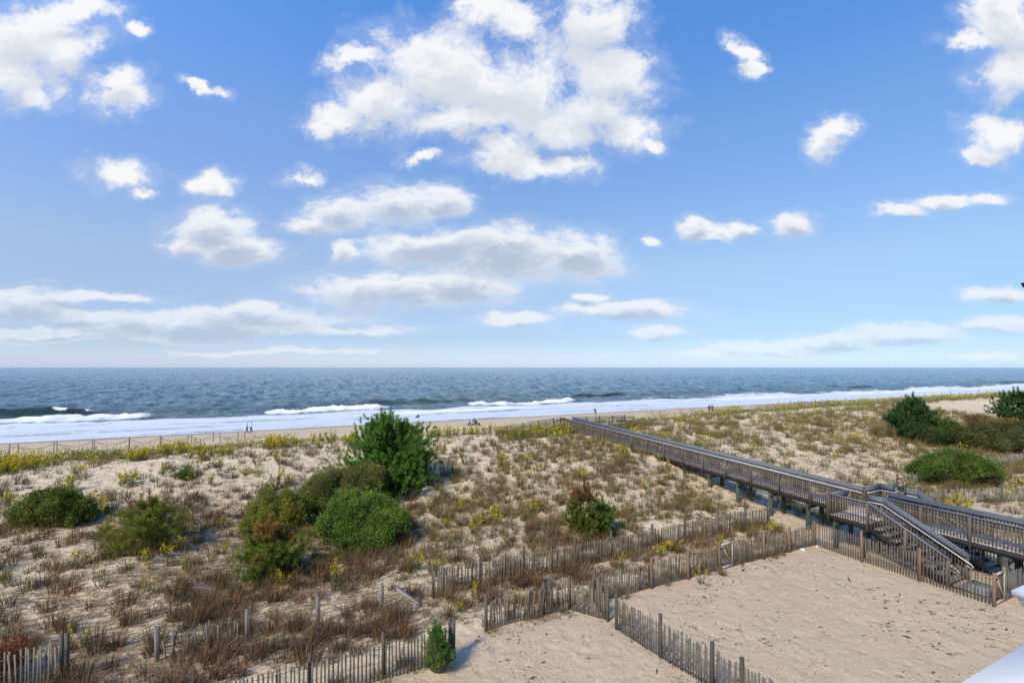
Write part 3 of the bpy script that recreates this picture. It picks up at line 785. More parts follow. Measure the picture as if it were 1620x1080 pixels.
def build_fences():
    S1 = 15.5
    # the yard on the right
    fence('grey picket fence from the pale-framed gate to the corner post below the boardwalk landing', [(19.2, S1), (25.25, S1)],
          [(19.22, S1 + .07), (21.2, S1 - .07, REDP), (23.2, S1 - .07, REDP), (25.3, S1, REDP)], sp=.088, lean=.015)
    gate('pale wooden gate with one diagonal brace in the fence between yard and dune', 18.25, S1 - .03, 19.12, S1 - .03)
    fence('picket fence at the back of the yard, from wavy fence to pale-framed gate', [(11.25, S1), (14.1, S1), (16.2, S1), (18.2, S1)],
          [(11.25, S1 + .07), (14.1, S1 - .07, REDP), (16.2, S1 - .07, REDP), (18.17, S1 - .07, REDP)], sp=.092, lean=.02)
    fence('sagging picket fence at the edge of the near sand patch, wavy and leaning', [(6.55, S1), (8.95, S1 + .1), (10.1, S1 + .05), (10.85, 14.3), (11.2, S1)],
          [(6.55, S1 + .06), (8.95, S1 + .16), (9.2, S1 + .12), (10.1, S1 + .12), (10.86, 14.2)], h=1.15, lean=.06, wav=.05)
    fence('dark picket fence dividing the two sand yards, running to the bottom edge', [(10.8, 13.6), (11.15, 11.2), (11.45, 9.4), (11.95, 6.0)],
          [(10.8, 13.6), (11.08, 11.7), (11.35, 9.9), (11.5, 9.0), (11.7, 7.6)], h=1.25, col=(.125, .115, .10), pcol=(.085, .08, .07), sp=.09, lean=.025)
    fence('tall dark picket fence in front of the boardwalk stairs, with reddish posts', [(25.3, S1 - .05), (25.3, 13.1), (25.3, 10.8), (25.3, 8.55)],
          [(25.22, 13.15, REDP), (25.22, 10.85, REDP)], h=1.3, col=(.125, .11, .092), sp=.108, lean=.012)
    gate('small wooden gate under the landward boardwalk, at the right end of the stairs fence', 25.3, 8.45, 26.2, 8.45, 1.25)
    r = fence('short dark picket fence running under the boardwalk from the small gate', [(26.25, 8.45), (30.8, 8.45)], [(26.27, 8.5, REDP), (25.26, 8.45, REDP)], col=(.17, .16, .145), lean=.02)
    # the second line, one walk further out
    S2 = 18.4
    pa = [a_on(p, S2) for p in (686, 761, 830, 911, 969, 1033, 1085, 1137, 1180, 1218)]
    fence('long weathered picket fence ending at the boardwalk piles, grass growing through it', [(pa[0], S2), (pa[3], S2), (pa[6], S2), (pa[9], S2)],
          [(a, S2 + .07) for a in pa], lean=.035, wav=.05, h=1.22)
    fence('bleached picket fence at the bottom left corner, in front of the rust-red bush', [(-12.5, S2 - .1), (-5.75, S2 - .1)], [(-5.7, S2), (-5.85, S2 + .1), (-9, S2)], col=(.22, .20, .165), lean=.035, h=1.3, hj=.1)
    fence('half-buried remains of a picket fence between two old posts in the grass', [(-3.3, S2), (-1.15, S2)], [], col=(.16, .145, .12), h=.88, lean=.12, gap=.1, hj=.2)
    S3 = 14.5
    fence('low picket fence along the sandy path, ending beside the round green juniper', [(-4.5, S3), (a_on(490, S3), S3), (a_on(607, S3), S3), (a_on(718, S3), S3)],
          [(a_on(490, S3), S3 + .07), (a_on(607, S3), S3 + .07), (a_on(718, S3), S3), (a_on(713, S3), S3 + .1)], col=(.12, .11, .085), lean=.02, sp=.11)
    for px, lab in ((248, 'leftmost of the lone grey posts standing in the dune grass'), (390, 'lone split post at the right end of the half-buried fence'),
                    (502, 'lone grey post in reddish grass below the bushes'), (602, 'lone post beside the fallen board')):
        a = a_on(px, S2); g = ground(a, S2); b = MB(); t = random.uniform(-.05, .05)
        b.post(W(a, S2, g - .4), W(a + t, S2, g + 1.05), .10, .09, ANG + .3, jit((.20, .185, .165)))
        b.post(W(a + .05, S2, g - .4), W(a + .05 + t, S2, g + .9), .05, .06, ANG + .6, jit((.17, .155, .135)))
        tag(b.build('fence_post', M['wood']), lab, 'post')
    b = MB(); a, s, D = hit(652, 950)
    b.box(W(a - .42, s + .62, ground(a - .42, s + .62) + .28), W(a + .2, s - .45, ground(a + .2, s - .45) + .06), .16, .04, (.27, .27, .27))
    tag(b.build('fallen_board', M['wood']), 'loose grey board lying tilted in the grass left of the long fence', 'board')
    # beyond the boardwalk on the right
    fence('broken picket fence behind the man on the boardwalk, half lost in brown grass', [(38.5, S2), (41.5, S2), (45.2, S2 - .1)],
          [(39.6, S2), (43.2, S2), (45.0, S2)], h=1.0, lean=.09, gap=.2, hj=.12, col=(.24, .22, .19))
    fence('leaning picket fence beside the rounded green shrub on the right', [(46, S2 - .3), (50.4, S2 - .4)], [(50.6, S2 - .4), (48.5, S2 - .35)], h=1.15, lean=.07, skew=-.35, gap=.12, col=(.25, .23, .20))
    fence('short picket fence with a thick post at the right edge above the goldenrod', [(52.2, S2 - .5), (58, S2 - .9)], [(52.2, S2 - .5), (55.5, S2 - .7), (58, S2 - .9)], h=1.1, lean=.06, gap=.15, col=(.24, .22, .19))
    fence('picket fence along the foot of the dune right of the boardwalk, tangled with grass', [(35.5, 16.6), (40, 15.2), (46.5, 12.8), (52, 11.0)],
          [(37.4, 16.0), (40, 15.2), (43.2, 14.1), (46.5, 12.8)], h=1.05, lean=.05, gap=.08, col=(.22, .20, .175))
    # the dune front
    S8 = 70.0
    fence('distant picket fence on the dune front right of the boardwalk, above the yellow flowers', [(a_on(1210, S8), S8), (a_on(1330, S8), S8)],
          [(a_on(p, S8), S8) for p in (1215, 1240, 1262, 1290, 1310, 1328)], h=1.3, lean=.06, gap=.1)
    s9 = 49.0
    fence('short section of picket fence standing left of the dark pine on the far dune', [(a_on(1398, s9), s9), (a_on(1436, s9), s9)], [(a_on(1398, s9), s9), (a_on(1418, s9), s9), (a_on(1432, s9), s9)], h=1.2, lean=.05, gap=.15)
    # posts along the beach, some strung with rope
    line1 = [a_on(p, 73.0) for p in (15, 90, 146, 204, 253, 297, 337, 377)]
    line2 = [a_on(p, 75.6) for p in (29, 85, 149, 205, 256, 303, 348, 387)]
    root = thing('rope_fence', 'rope slung between posts along the beach at left, taller row on the dune side', 'fence', W(line1[3], 73, 1.9))
    def ropeline(root, A, s, h):
        for a in A:
            b = MB(); g = ground(a, s); b.tube([W(a, s, g - .4), W(a + random.uniform(-.04, .04), s, g + h + random.uniform(-.08, .08))], .06, jit((.24, .22, .20)), 8); b.build('post', M['wood'], root)
        m = MB()
        for a, a2 in zip([A[0] - 4.2] + A, A):
            z0 = ground(a, s) + h - .25; z1 = ground(a2, s) + h - .25
            m.tube([W(a + (a2 - a) * t, s, z0 + (z1 - z0) * t - 4 * .55 * t * (1 - t)) for t in np.linspace(0, 1, 9)], .022, (.20, .18, .15), 5)
        m.build('rope', M['cloth'], root)
    ropeline(root, line1, 73.0, 1.45)
    root = thing('rope_fence', 'rope slung between lower posts along the beach at the left, row on the sea side', 'fence', W(line2[3], 75.6, 1.8))
    ropeline(root, line2, 75.6, 1.3)
    for px in (1232, 1250, 1268, 1283, 1300, 1318, 1338, 1462, 1476, 1490, 1503, 1518, 1528, 1536, 1548, 1562):
        s = 72.5 + random.uniform(-1, 1); a = a_on(px, s); g = ground(a, s); b = MB()
        h = 2.2 if px in (1503, 1548) else random.uniform(1.3, 1.8)
        b.tube([W(a, s, g - .4), W(a + random.uniform(-.05, .05), s, g + h)], .09, jit((.2, .19, .17)), 7)
        tag(b.build('beach_post', M['wood']), 'slim grey post on the far dune front at the beach edge, right of the boardwalk', 'post', 'posts along the far dune front')
    for px, py in ((1496, 656),):
        a, s, D = hit(px, py + 4); g = ground(a, s); b = MB(); b.post(W(a, s, g - .3), W(a, s, g + 1.1), .13, .13, ANG, (.12, .11, .10))
        tag(b.build('fence_post', M['wood']), 'single dark post on bare white sand right of the dark pine', 'post')

build_fences()

# ------------------------------------------------------------------ the house the photograph is taken from
def build_house():
    root = thing('beach_house', 'white balcony ledge and square post cap of the house in the lower right corner', 'house', W(0, -10, 2.6))
    WH = (.86, .82, .76); SID = (.50, .53, .55)
    def slab(m, a0, a1, s0, s1, z0, z1, col):
        m.box(W((a0 + a1) / 2, s0, (z0 + z1) / 2), W((a0 + a1) / 2, s1, (z0 + z1) / 2), a1 - a0, z1 - z0, col)
    m = MB(); slab(m, -9, 9, -16, -6, 2.2, 13.2, SID); wall = m.build('wall', M['siding'], root)
    for z in (3.6, 7.0, 10.6):
        for a in (-6.5, -2.2, 2.2, 6.5):
            f = MB(); slab(f, a - .75, a + .75, -6.02, -5.94, z - .1, z + 1.9, WH); w = f.build('window', M['paint'], root)
            p = MB(); slab(p, a - .62, a + .62, -5.95, -5.92, z + .03, z + 1.77, (.04, .05, .06)); p.build('pane', M['glass'], w)
    m = MB()
    A0, A1, S0, S1, ZE, ZR = -9.5, 9.5, -16.6, -5.4, 13.2, 15.2
    vs = [W(A0, S0, ZE), W(A1, S0, ZE), W(A1, S1, ZE), W(A0, S1, ZE), W(A0, -11, ZR), W(A1, -11, ZR)]
    m.add([tuple(v) for v in vs], [(0, 3, 2, 1), (3, 4, 5, 2), (4, 0, 1, 5), (0, 4, 3), (2, 5, 1)], (.12, .11, .105)); m.build('roof', M['siding'], root)
    m = MB(); slab(m, -8, 9, -5.99, 1.0, 9.1, 9.3, (.42, .40, .37)); m.build('balcony_floor', M['board'], root)
    for a in (-7.5, 0.5, 8.5):
        m = MB(); m.post(W(a, .6, 2.2), W(a, .6, 9.1), .25, .25, ANG, WH); m.build('column', M['paint'], root)
    # broad white ledge on the balcony's front wall
    m = MB(); slab(m, 2.3, 4.9, .55, 1.165, 10.34, 10.40, WH); slab(m, 2.35, 4.85, .62, 1.06, 10.27, 10.338, WH); m.build('balcony_ledge', M['paint'], root)
    m = MB(); slab(m, 2.4, 4.8, .8, 1.0, 9.3, 10.268, WH); m.build('balcony_front', M['paint'], root)
    # post with a moulded cap just beyond
    ca, cs = 5.22, 1.45; m = MB()
    m.post(W(ca, cs, 9.3), W(ca, cs, 10.150), .11, .11, ANG, WH)
    p = m.build('balcony_post', M['paint'], root)
    c = MB()
    prof = [(.058, 10.120), (.075, 10.140), (.108, 10.175), (.122, 10.210), (.125, 10.240), (.15, 10.242), (.15, 10.280), (.135, 10.292), (.0, 10.340)]
    vs = []; fs = []
    for r_, z in prof[:-1]:
        for i, j in ((-1, -1), (1, -1), (1, 1), (-1, 1)): vs.append(tuple(W(ca + i * r_, cs + j * r_, z)))
    vs.append(tuple(W(ca, cs, 10.340))); n = len(prof) - 1
    for k in range(n - 1):
        for j in range(4): fs.append((k * 4 + j, k * 4 + (j + 1) % 4, (k + 1) * 4 + (j + 1) % 4, (k + 1) * 4 + j))
    for j in range(4): fs.append(((n - 1) * 4 + j, (n - 1) * 4 + (j + 1) % 4, n * 4))
    c.add(vs, fs, WH); c.build('post_cap', M['paint'], p)
    m = MB(); slab(m, 4.0, 5.8, 1.01, 1.6, 9.1, 9.29, (.42, .40, .37)); m.build('balcony_floor', M['board'], root)
    # tall column at the side that carries the lantern, outside the photograph
    lp = Vector((2.52, 2.0, 0)); 
    m = MB(); m.post(lp + Vector((0, 0, 2.2)), lp + Vector((0, 0, 12.6)), .10, .10, ANG, WH); m.build('corner_column', M['paint'], root)
    l = thing('lantern', 'dark metal lantern whose corner shows at the right edge, high above the horizon', 'lantern', lp + Vector((-.17, 0, 12.2)))
    lc = lp + Vector((-.168, 0, 12.365))
    def frustum(mb, c, r0, z0, r1, z1, col):
        vs = [(c.x + i * r, c.y + j * r, c.z + z) for r, z in ((r0, z0), (r1, z1)) for i, j in ((-1, -1), (1, -1), (1, 1), (-1, 1))]
        mb.add(vs, [(3, 2, 1, 0), (4, 5, 6, 7), (0, 1, 5, 4), (1, 2, 6, 5), (2, 3, 7, 6), (3, 0, 4, 7)], col)
    m = MB(); frustum(m, lc, .095, -.012, .10, .008, (.03, .03, .035)); frustum(m, lc, .03, .009, .02, .03, (.03, .03, .035)); m.build('lantern_top', M['dark_metal'], l)
    m = MB()
    for i, j in ((-1, -1), (1, -1), (1, 1), (-1, 1)):
        m.box((lc.x + i * .085, lc.y + j * .085, lc.z - .013), (lc.x + i * .05, lc.y + j * .05, lc.z - .16), .012, .012, (.03, .03, .035))
    frustum(m, lc, .05, -.18, .058, -.16, (.03, .03, .035)); m.box((lc.x + .05, lc.y, lc.z - .17), (lp.x - .07, lc.y, lc.z - .17), .02, .02, (.03, .03, .035)); m.build('lantern_frame', M['dark_metal'], l)
    m = MB(); frustum(m, lc, .045, -.158, .078, -.014, (.25, .27, .30)); m.build('pane', M['glass'], l)

build_house()

# ------------------------------------------------------------------ plants
def blades_into(mb, pos, nb, h, rad, lean, wid, colroot, coltip, bend=.5, wind=(0.0, 0.0)):
    """many bent grass blades; pos (n,3), the rest one value or one value each"""
    n = len(pos)
    if n == 0: return
    nb = np.broadcast_to(np.asarray(nb), (n,)).astype(int); idx = np.repeat(np.arange(n), nb); m = len(idx)
    g = lambda x: np.broadcast_to(np.asarray(x, float), (n,))[idx]
    hh = g(h) * rng.uniform(.45, 1.15, m); az = rng.uniform(0, 2 * np.pi, m)
    rr = g(rad) * np.sqrt(rng.uniform(0, 1, m)); tilt = np.abs(rng.normal(0, 1, m)) * g(lean) + .05
    tilt = np.clip(tilt, 0, 1.35)
    az2 = az + rng.normal(0, .6, m)
    p = pos[idx] + np.stack([rr * np.cos(az), rr * np.sin(az), np.zeros(m) - .03], -1)
    dh = np.stack([np.cos(az2), np.sin(az2), np.zeros(m)], -1)
    wv = np.array([wind[0], wind[1], 0.0])
    mid = p + dh * (hh * np.sin(tilt) * .38)[:, None] + wv * (hh * .2)[:, None]; mid[:, 2] += hh * .55 * np.cos(tilt * .6)
    tip = p + dh * (hh * np.sin(tilt) * (1 + .25 * bend))[:, None] + wv * (hh * .6)[:, None]; tip[:, 2] += hh * (np.cos(tilt) * (1 - .25 * bend) + .05)
    b = rng.uniform(0, 2 * np.pi, m); w = g(wid) * rng.uniform(.6, 1.3, m)
    wd = np.stack([np.cos(b), np.sin(b), np.zeros(m)], -1) * w[:, None] * .5
    V = np.stack([p - wd, p + wd, mid + wd * .8, mid - wd * .8, tip], 1).reshape(-1, 3)
    base = np.arange(m)[:, None] * 5
    L = (base + np.array([0, 1, 2, 3, 3, 2, 4])[None]).ravel()
    T = np.tile(np.array([4, 3]), m)
    cr = np.broadcast_to(np.asarray(colroot, float), (n, 3))[idx]; ct = np.broadcast_to(np.asarray(coltip, float), (n, 3))[idx]
    f = rng.uniform(.7, 1.3, m)[:, None]
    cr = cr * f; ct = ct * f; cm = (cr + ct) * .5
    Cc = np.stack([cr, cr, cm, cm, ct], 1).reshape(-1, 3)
    mb.bulk(V, L, T, Cc)

def leaves_into(mb, pos, dirs, length, width, cols, fold=.0):
    """diamond leaves from pos along dirs"""
    n = len(pos)
    if n == 0: return
    dirs = dirs / (np.linalg.norm(dirs, axis=1, keepdims=True) + 1e-9)
    r = rng.normal(0, 1, (n, 3)); side = np.cross(dirs, r); side /= (np.linalg.norm(side, axis=1, keepdims=True) + 1e-9)
    l = np.broadcast_to(np.asarray(length, float), (n,))[:, None] * rng.uniform(.7, 1.3, (n, 1)); w = np.broadcast_to(np.asarray(width, float), (n,))[:, None] * rng.uniform(.7, 1.3, (n, 1))
    V = np.stack([pos, pos + dirs * l * .5 + side * w * .5, pos + dirs * l, pos + dirs * l * .5 - side * w * .5], 1).reshape(-1, 3)
    L = np.arange(n * 4); T = np.full(n, 4)
    c = np.broadcast_to(np.asarray(cols, float), (n, 3)) * rng.uniform(.8, 1.2, (n, 1))
    mb.bulk(V, L, T, np.repeat(c, 4, 0))

def rand_dirs(n, up=0.0):
    d = rng.normal(0, 1, (n, 3)); d[:, 2] += up
    return d / np.linalg.norm(d, axis=1, keepdims=True)

def pw(a, s, dz=0.0):
    a = np.asarray(a, float); s = np.asarray(s, float)
    return np.stack([a * U[0] + s * N[0], a * U[1] + s * N[1], H(a, s) + dz], -1)

def v_edge(a):
    return np.interp(a, [-40, -26, -5, 10, 16, 27, 40, 60, 110], [68, 67.5, 60.5, 53, 51.5, 52.5, 56, 58, 60])

# keep plants off the walks, fences' line of sight is fine
def clear(a, s):
    return ~((a > 27.2) & (a < 29.1) & (s < 28.6) & (s > -5)) & ~((a > 25.5) & (a < 30.8) & (s < 15.3)) & ~((a > 27.3) & (a < 29) & (s < 44.2)) & ~((a > 21.4) & (a < 37.6) & (s > 44.0) & (s < 45.6))

STRAW = np.array([.33, .243, .105]); OLIVE = np.array([.15, .137, .042]); RUST = np.array([.215, .112, .058]); GREYB = np.array([.185, .142, .082]); GREENG = np.array([.115, .135, .04])

def scatter(a0, a1, s0, s1, dens, fn):
    n = int((a1 - a0) * (s1 - s0) * dens)
    a = rng.uniform(a0, a1, n); s = rng.uniform(s0, s1, n)
    k = (rng.uniform(0, 1, n) < fn(a, s)) & clear(a, s)
    return a[k], s[k]

def clump(a, s, f, seed, lo=.42, hi=.62):
    return sstep(lo, hi, fbm(a * f, s * f, seed, 3))

def tufts(mb, a, s, c0, c1, nb, h, rad, lean, wid, mixv=None, hvar=.3):
    n = len(a)
    if n == 0: return
    t = (rng.uniform(0, 1, n) if mixv is None else np.clip(mixv + rng.normal(0, .18, n), 0, 1))[:, None]
    col = np.asarray(c0) * (1 - t) + np.asarray(c1) * t
    col = col * rng.uniform(.75, 1.25, (n, 1))
    k = rng.uniform(1 - hvar, 1 + hvar, n)
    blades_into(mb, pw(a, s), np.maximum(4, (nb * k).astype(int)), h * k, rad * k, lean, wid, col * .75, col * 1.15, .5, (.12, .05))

def build_grass():
    G = MB(); Rr = MB(); T = MB()
    # dune foot, left: a thick mat of reddish and straw-coloured bunches
    fn = lambda a, s: (1 - sstep(3, 13, a) * .45) * (.25 + .75 * clump(a, s, .35, 201)) * (1 - sstep(27, 36, s) * .75)
    a, s = scatter(-24, 26, 16.0, 35, 4.4, fn)
    red = fbm(a * .18, s * .18, 202, 3) + .35 * (1 - sstep(-2, 10, a)) - .22 + .15 * (1 - sstep(18, 24, s))
    k = rng.uniform(0, 1, len(a)) < sstep(.34, .66, red)
    near = np.where(s < 25, 1, 0)
    tufts(Rr, a[k], s[k], RUST, GREYB, 58, .66, .24, .48, .019)
    tufts(G, a[~k], s[~k], STRAW, OLIVE, 40, .60, .18, .42, .018)
    # small dead scraps between them
    a, s = scatter(-24, 26, 15.8, 38, 7.5, lambda a, s: .3 + .6 * clump(a, s, .5, 203))
    tufts(Rr, a, s, GREYB * .8, STRAW * .7, 16, .26, .2, .8, .018)
    # between the two fences
    a, s = scatter(6, 26, 15.8, 18.2, 4.5, lambda a, s: .15 + .85 * clump(a, s, .6, 204, .45, .6))
    tufts(Rr, a, s, RUST, GREYB, 36, .44, .2, .5, .018)
    # grass grown up along fences
    for (a0, a1, s0, wv, d, c) in ((5.5, 26, 18.5, .35, 5.5, STRAW), (6.6, 25, 15.75, .22, 3.2, GREYB), (-4.5, 5, 14.6, .3, 3.0, GREYB), (34, 60, 18.3, 1.3, 5, GREYB), (34, 58, 14.2, 1.6, 3.4, GREYB)):
        n = int((a1 - a0) * d); a = rng.uniform(a0, a1, n); s = s0 + rng.normal(0, wv, n); k = clear(a, s)
        tufts(G, a[k], s[k], c, OLIVE if a0 > 30 else STRAW * .8, 32, .58, .18, .38, .018)
    # planted rows of beach grass on the slope in the middle
    n = 0
    for row in np.arange(21.5, 41.5, .92):
        a = np.arange(2.5 + row * .1, 29, .5) + rng.normal(0, .18, len(np.arange(2.5 + row * .1, 29, .5)))
        s = row + .25 * np.sin(a * .35 + row) + rng.normal(0, .12, len(a)) + (fbm(a * .1, a * 0 + row, 209) - .5) * 1.0
        keep = (rng.uniform(0, 1, len(a)) < (.5 + .5 * clump(a, s, .28, 210, .36, .58)) * (1 - .6 * sstep(35, 41, s))) & clear(a, s)
        tufts(T, a[keep], s[keep], STRAW * .85, OLIVE, 40, .72, .19, .40, .018)
    a, s = scatter(0, 29, 21, 46, .6, lambda a, s: .3 + .7 * clump(a, s, .3, 211))
    tufts(T, a, s, STRAW, GREYB, 42, .76, .24, .42, .018)
    # left sandy slope
    a, s = scatter(-34, 6, 33, 50, 1.4, lambda a, s: .1 + .9 * clump(a, s, .25, 212, .45, .65))
    tufts(T, a, s, GREYB, OLIVE, 36, .58, .2, .45, .02)
    a, s = scatter(-34, 30, 30, 50, 2.2, lambda a, s: .12 + .6 * clump(a, s, .5, 222, .5, .65))
    tufts(T, a, s, GREYB * .7, GREYB, 9, .22, .14, .7, .02)
    # right of the boardwalk
    fn = lambda a, s: (.22 + .78 * clump(a, s, .22, 213, .38, .6)) * (1 - .45 * sstep(35, 42, s))
    a, s = scatter(29.2, 95, 15.5, 46, 1.9, fn)
    t = fbm(a * .2, s * .2, 214)
    tufts(G, a, s, STRAW * .9, OLIVE, 38, .78, .28, .46, .024)
    a, s = scatter(29.2, 90, 15.5, 44, 1.6, lambda a, s: .15 + .6 * clump(a, s, .4, 215))
    tufts(Rr, a, s, GREYB * .8, RUST, 12, .28, .2, .7, .025)
    a, s = scatter(34, 75, 9, 19, 2.2, lambda a, s: .3 + .7 * clump(a, s, .3, 216))
    tufts(G, a, s, GREYB, OLIVE * 1.1, 26, .6, .2, .45, .016)
    # back slope down to the beach
    fn = lambda a, s: (.18 + .7 * clump(a, s, .12, 217, .38, .58)) * sstep(45, 52, s) * (1 - sstep(-2, 2, s - v_edge(a) + (fbm(a * .1, s * 0, 218) - .5) * 6))
    a, s = scatter(-45, 200, 45, 78, 1.0, fn)
    tufts(T, a, s, STRAW * .9, OLIVE, 22, .58, .3, .45, .035)
    a, s = scatter(-45, 200, 54, 77.5, 1.5, lambda a, s: (.35 + .65 * clump(a, s, .1, 219)) * (s > v_edge(a) - 9) * (s < v_edge(a) + 1.5))
    tufts(T, a, s, STRAW * .8, OLIVE * .9, 22, .6, .3, .4, .035)
    for px, py, w in ((78, 830, 3.2), (240, 872, 2.6), (430, 915, 2.4), (560, 884, 3.2), (620, 775, 2.8), (930, 850, 2.2), (440, 860, 2.6), (1520, 770, 3.0), (1445, 698, 3.2)):
        ca, cs, D = hit(px, py); n = int(w * 16); a = ca + rng.normal(0, w * .45, n); s = cs + rng.normal(0, .55, n)
        tufts(G, a, s, STRAW * .8, GREENG, 34, .75, .2, .45, .016)
    n = 200; a = rng.uniform(19.5, 27.1, n); s = rng.uniform(40.2, 43.9, n); tufts(G, a, s, STRAW * .85, GREENG, 34, .8, .25, .4, .024)
    n = 150; a = rng.uniform(29.3, 38, n); s = rng.uniform(40.5, 44.0, n); tufts(G, a, s, STRAW * .85, GREENG, 34, .7, .25, .4, .024)
    # weedy bits in the yards
    a, s = scatter(7, 25, 4, 15.2, .55, lambda a, s: clump(a, s, .5, 220, .5, .62))
    tufts(Rr, a, s, GREYB * .7, OLIVE * .7, 8, .12, .12, .9, .014)
    a = np.concatenate([rng.uniform(10.8, 12, 26), rng.uniform(6.5, 11, 26)]); s = np.concatenate([rng.uniform(8, 14, 26), 15.35 + rng.normal(0, .15, 26)])
    tufts(Rr, a, s, GREYB * .6, RUST * .7, 14, .28, .2, .8, .014)
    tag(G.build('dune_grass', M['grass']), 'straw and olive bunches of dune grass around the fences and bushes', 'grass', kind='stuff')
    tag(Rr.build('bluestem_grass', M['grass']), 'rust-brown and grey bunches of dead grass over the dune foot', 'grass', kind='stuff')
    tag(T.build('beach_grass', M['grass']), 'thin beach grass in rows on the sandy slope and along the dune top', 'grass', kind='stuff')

build_grass()

def build_debris():
    m = MB(); n = 5200
    a = rng.uniform(6, 25.2, n); s = rng.uniform(4, 15.3, n)
    k = rng.uniform(0, 1, n) < .12 + .88 * clump(a, s, .45, 231, .48, .64); a = a[k]; s = s[k]; n = len(a)
    d = rng.normal(0, 1, (n, 3)) * np.array([1, .6, .12]); d[:, 0] += .6
    big = rng.uniform(0, 1, n) ** 6
    leaves_into(m, pw(a, s, .018), d, .05 + .24 * big, .018 + .045 * big, np.array([.075, .058, .038]) * rng.uniform(.6, 1.9, (n, 1)))
    tag(m.build('plant_debris', M['grass']), 'dark bits of dried seaweed and twigs strewn over the yard sand', 'debris', kind='stuff')

build_debris()

# ---- seaside goldenrod: a few mesh variants, copied
YEL = np.array([.66, .48, .02]); GLEAF = np.array([.125, .17, .028]); GLEAF2 = np.array([.21, .225, .045])

def goldenrod_into(fol, flo, P, h, ns, bloom, spread=.5, wide=1.0):
    for k in range(ns):
        az = rng.uniform(0, 6.28); t = abs(rng.normal(0, spread)) + .05; L = h * rng.uniform(.7, 1.15)
        d = np.array([math.cos(az) * math.sin(t), math.sin(az) * math.sin(t), math.cos(t)])
        base = P + np.array([math.cos(az), math.sin(az), 0]) * .06
        q = base + d * L
        blades_into(fol, base[None], 1, L * 1.0, .01, .01, .02, GLEAF, GLEAF)
        n = int(L * 34)
        tt = rng.uniform(.08, .92, n); pos = base + d * L * tt[:, None]
        leaves_into(fol, pos, rand_dirs(n, .5) + d * .5, .15 * wide * (1.15 - .6 * tt), .034 * wide, GLEAF + (GLEAF2 - GLEAF) * rng.uniform(0, 1, (n, 1)))
        if k == 0 or rng.uniform() < bloom:
            m = int(38 * L / .7); tt = rng.uniform(.62, 1.05, m)
            pos = base + d * L * tt[:, None] + rng.normal(0, .045 * wide, (m, 3)) * (1.25 - tt)[:, None] * 2
            leaves_into(flo, pos, rand_dirs(m, .6), .05 * wide, .036 * wide, YEL * rng.uniform(.75, 1.2, (m, 1)))

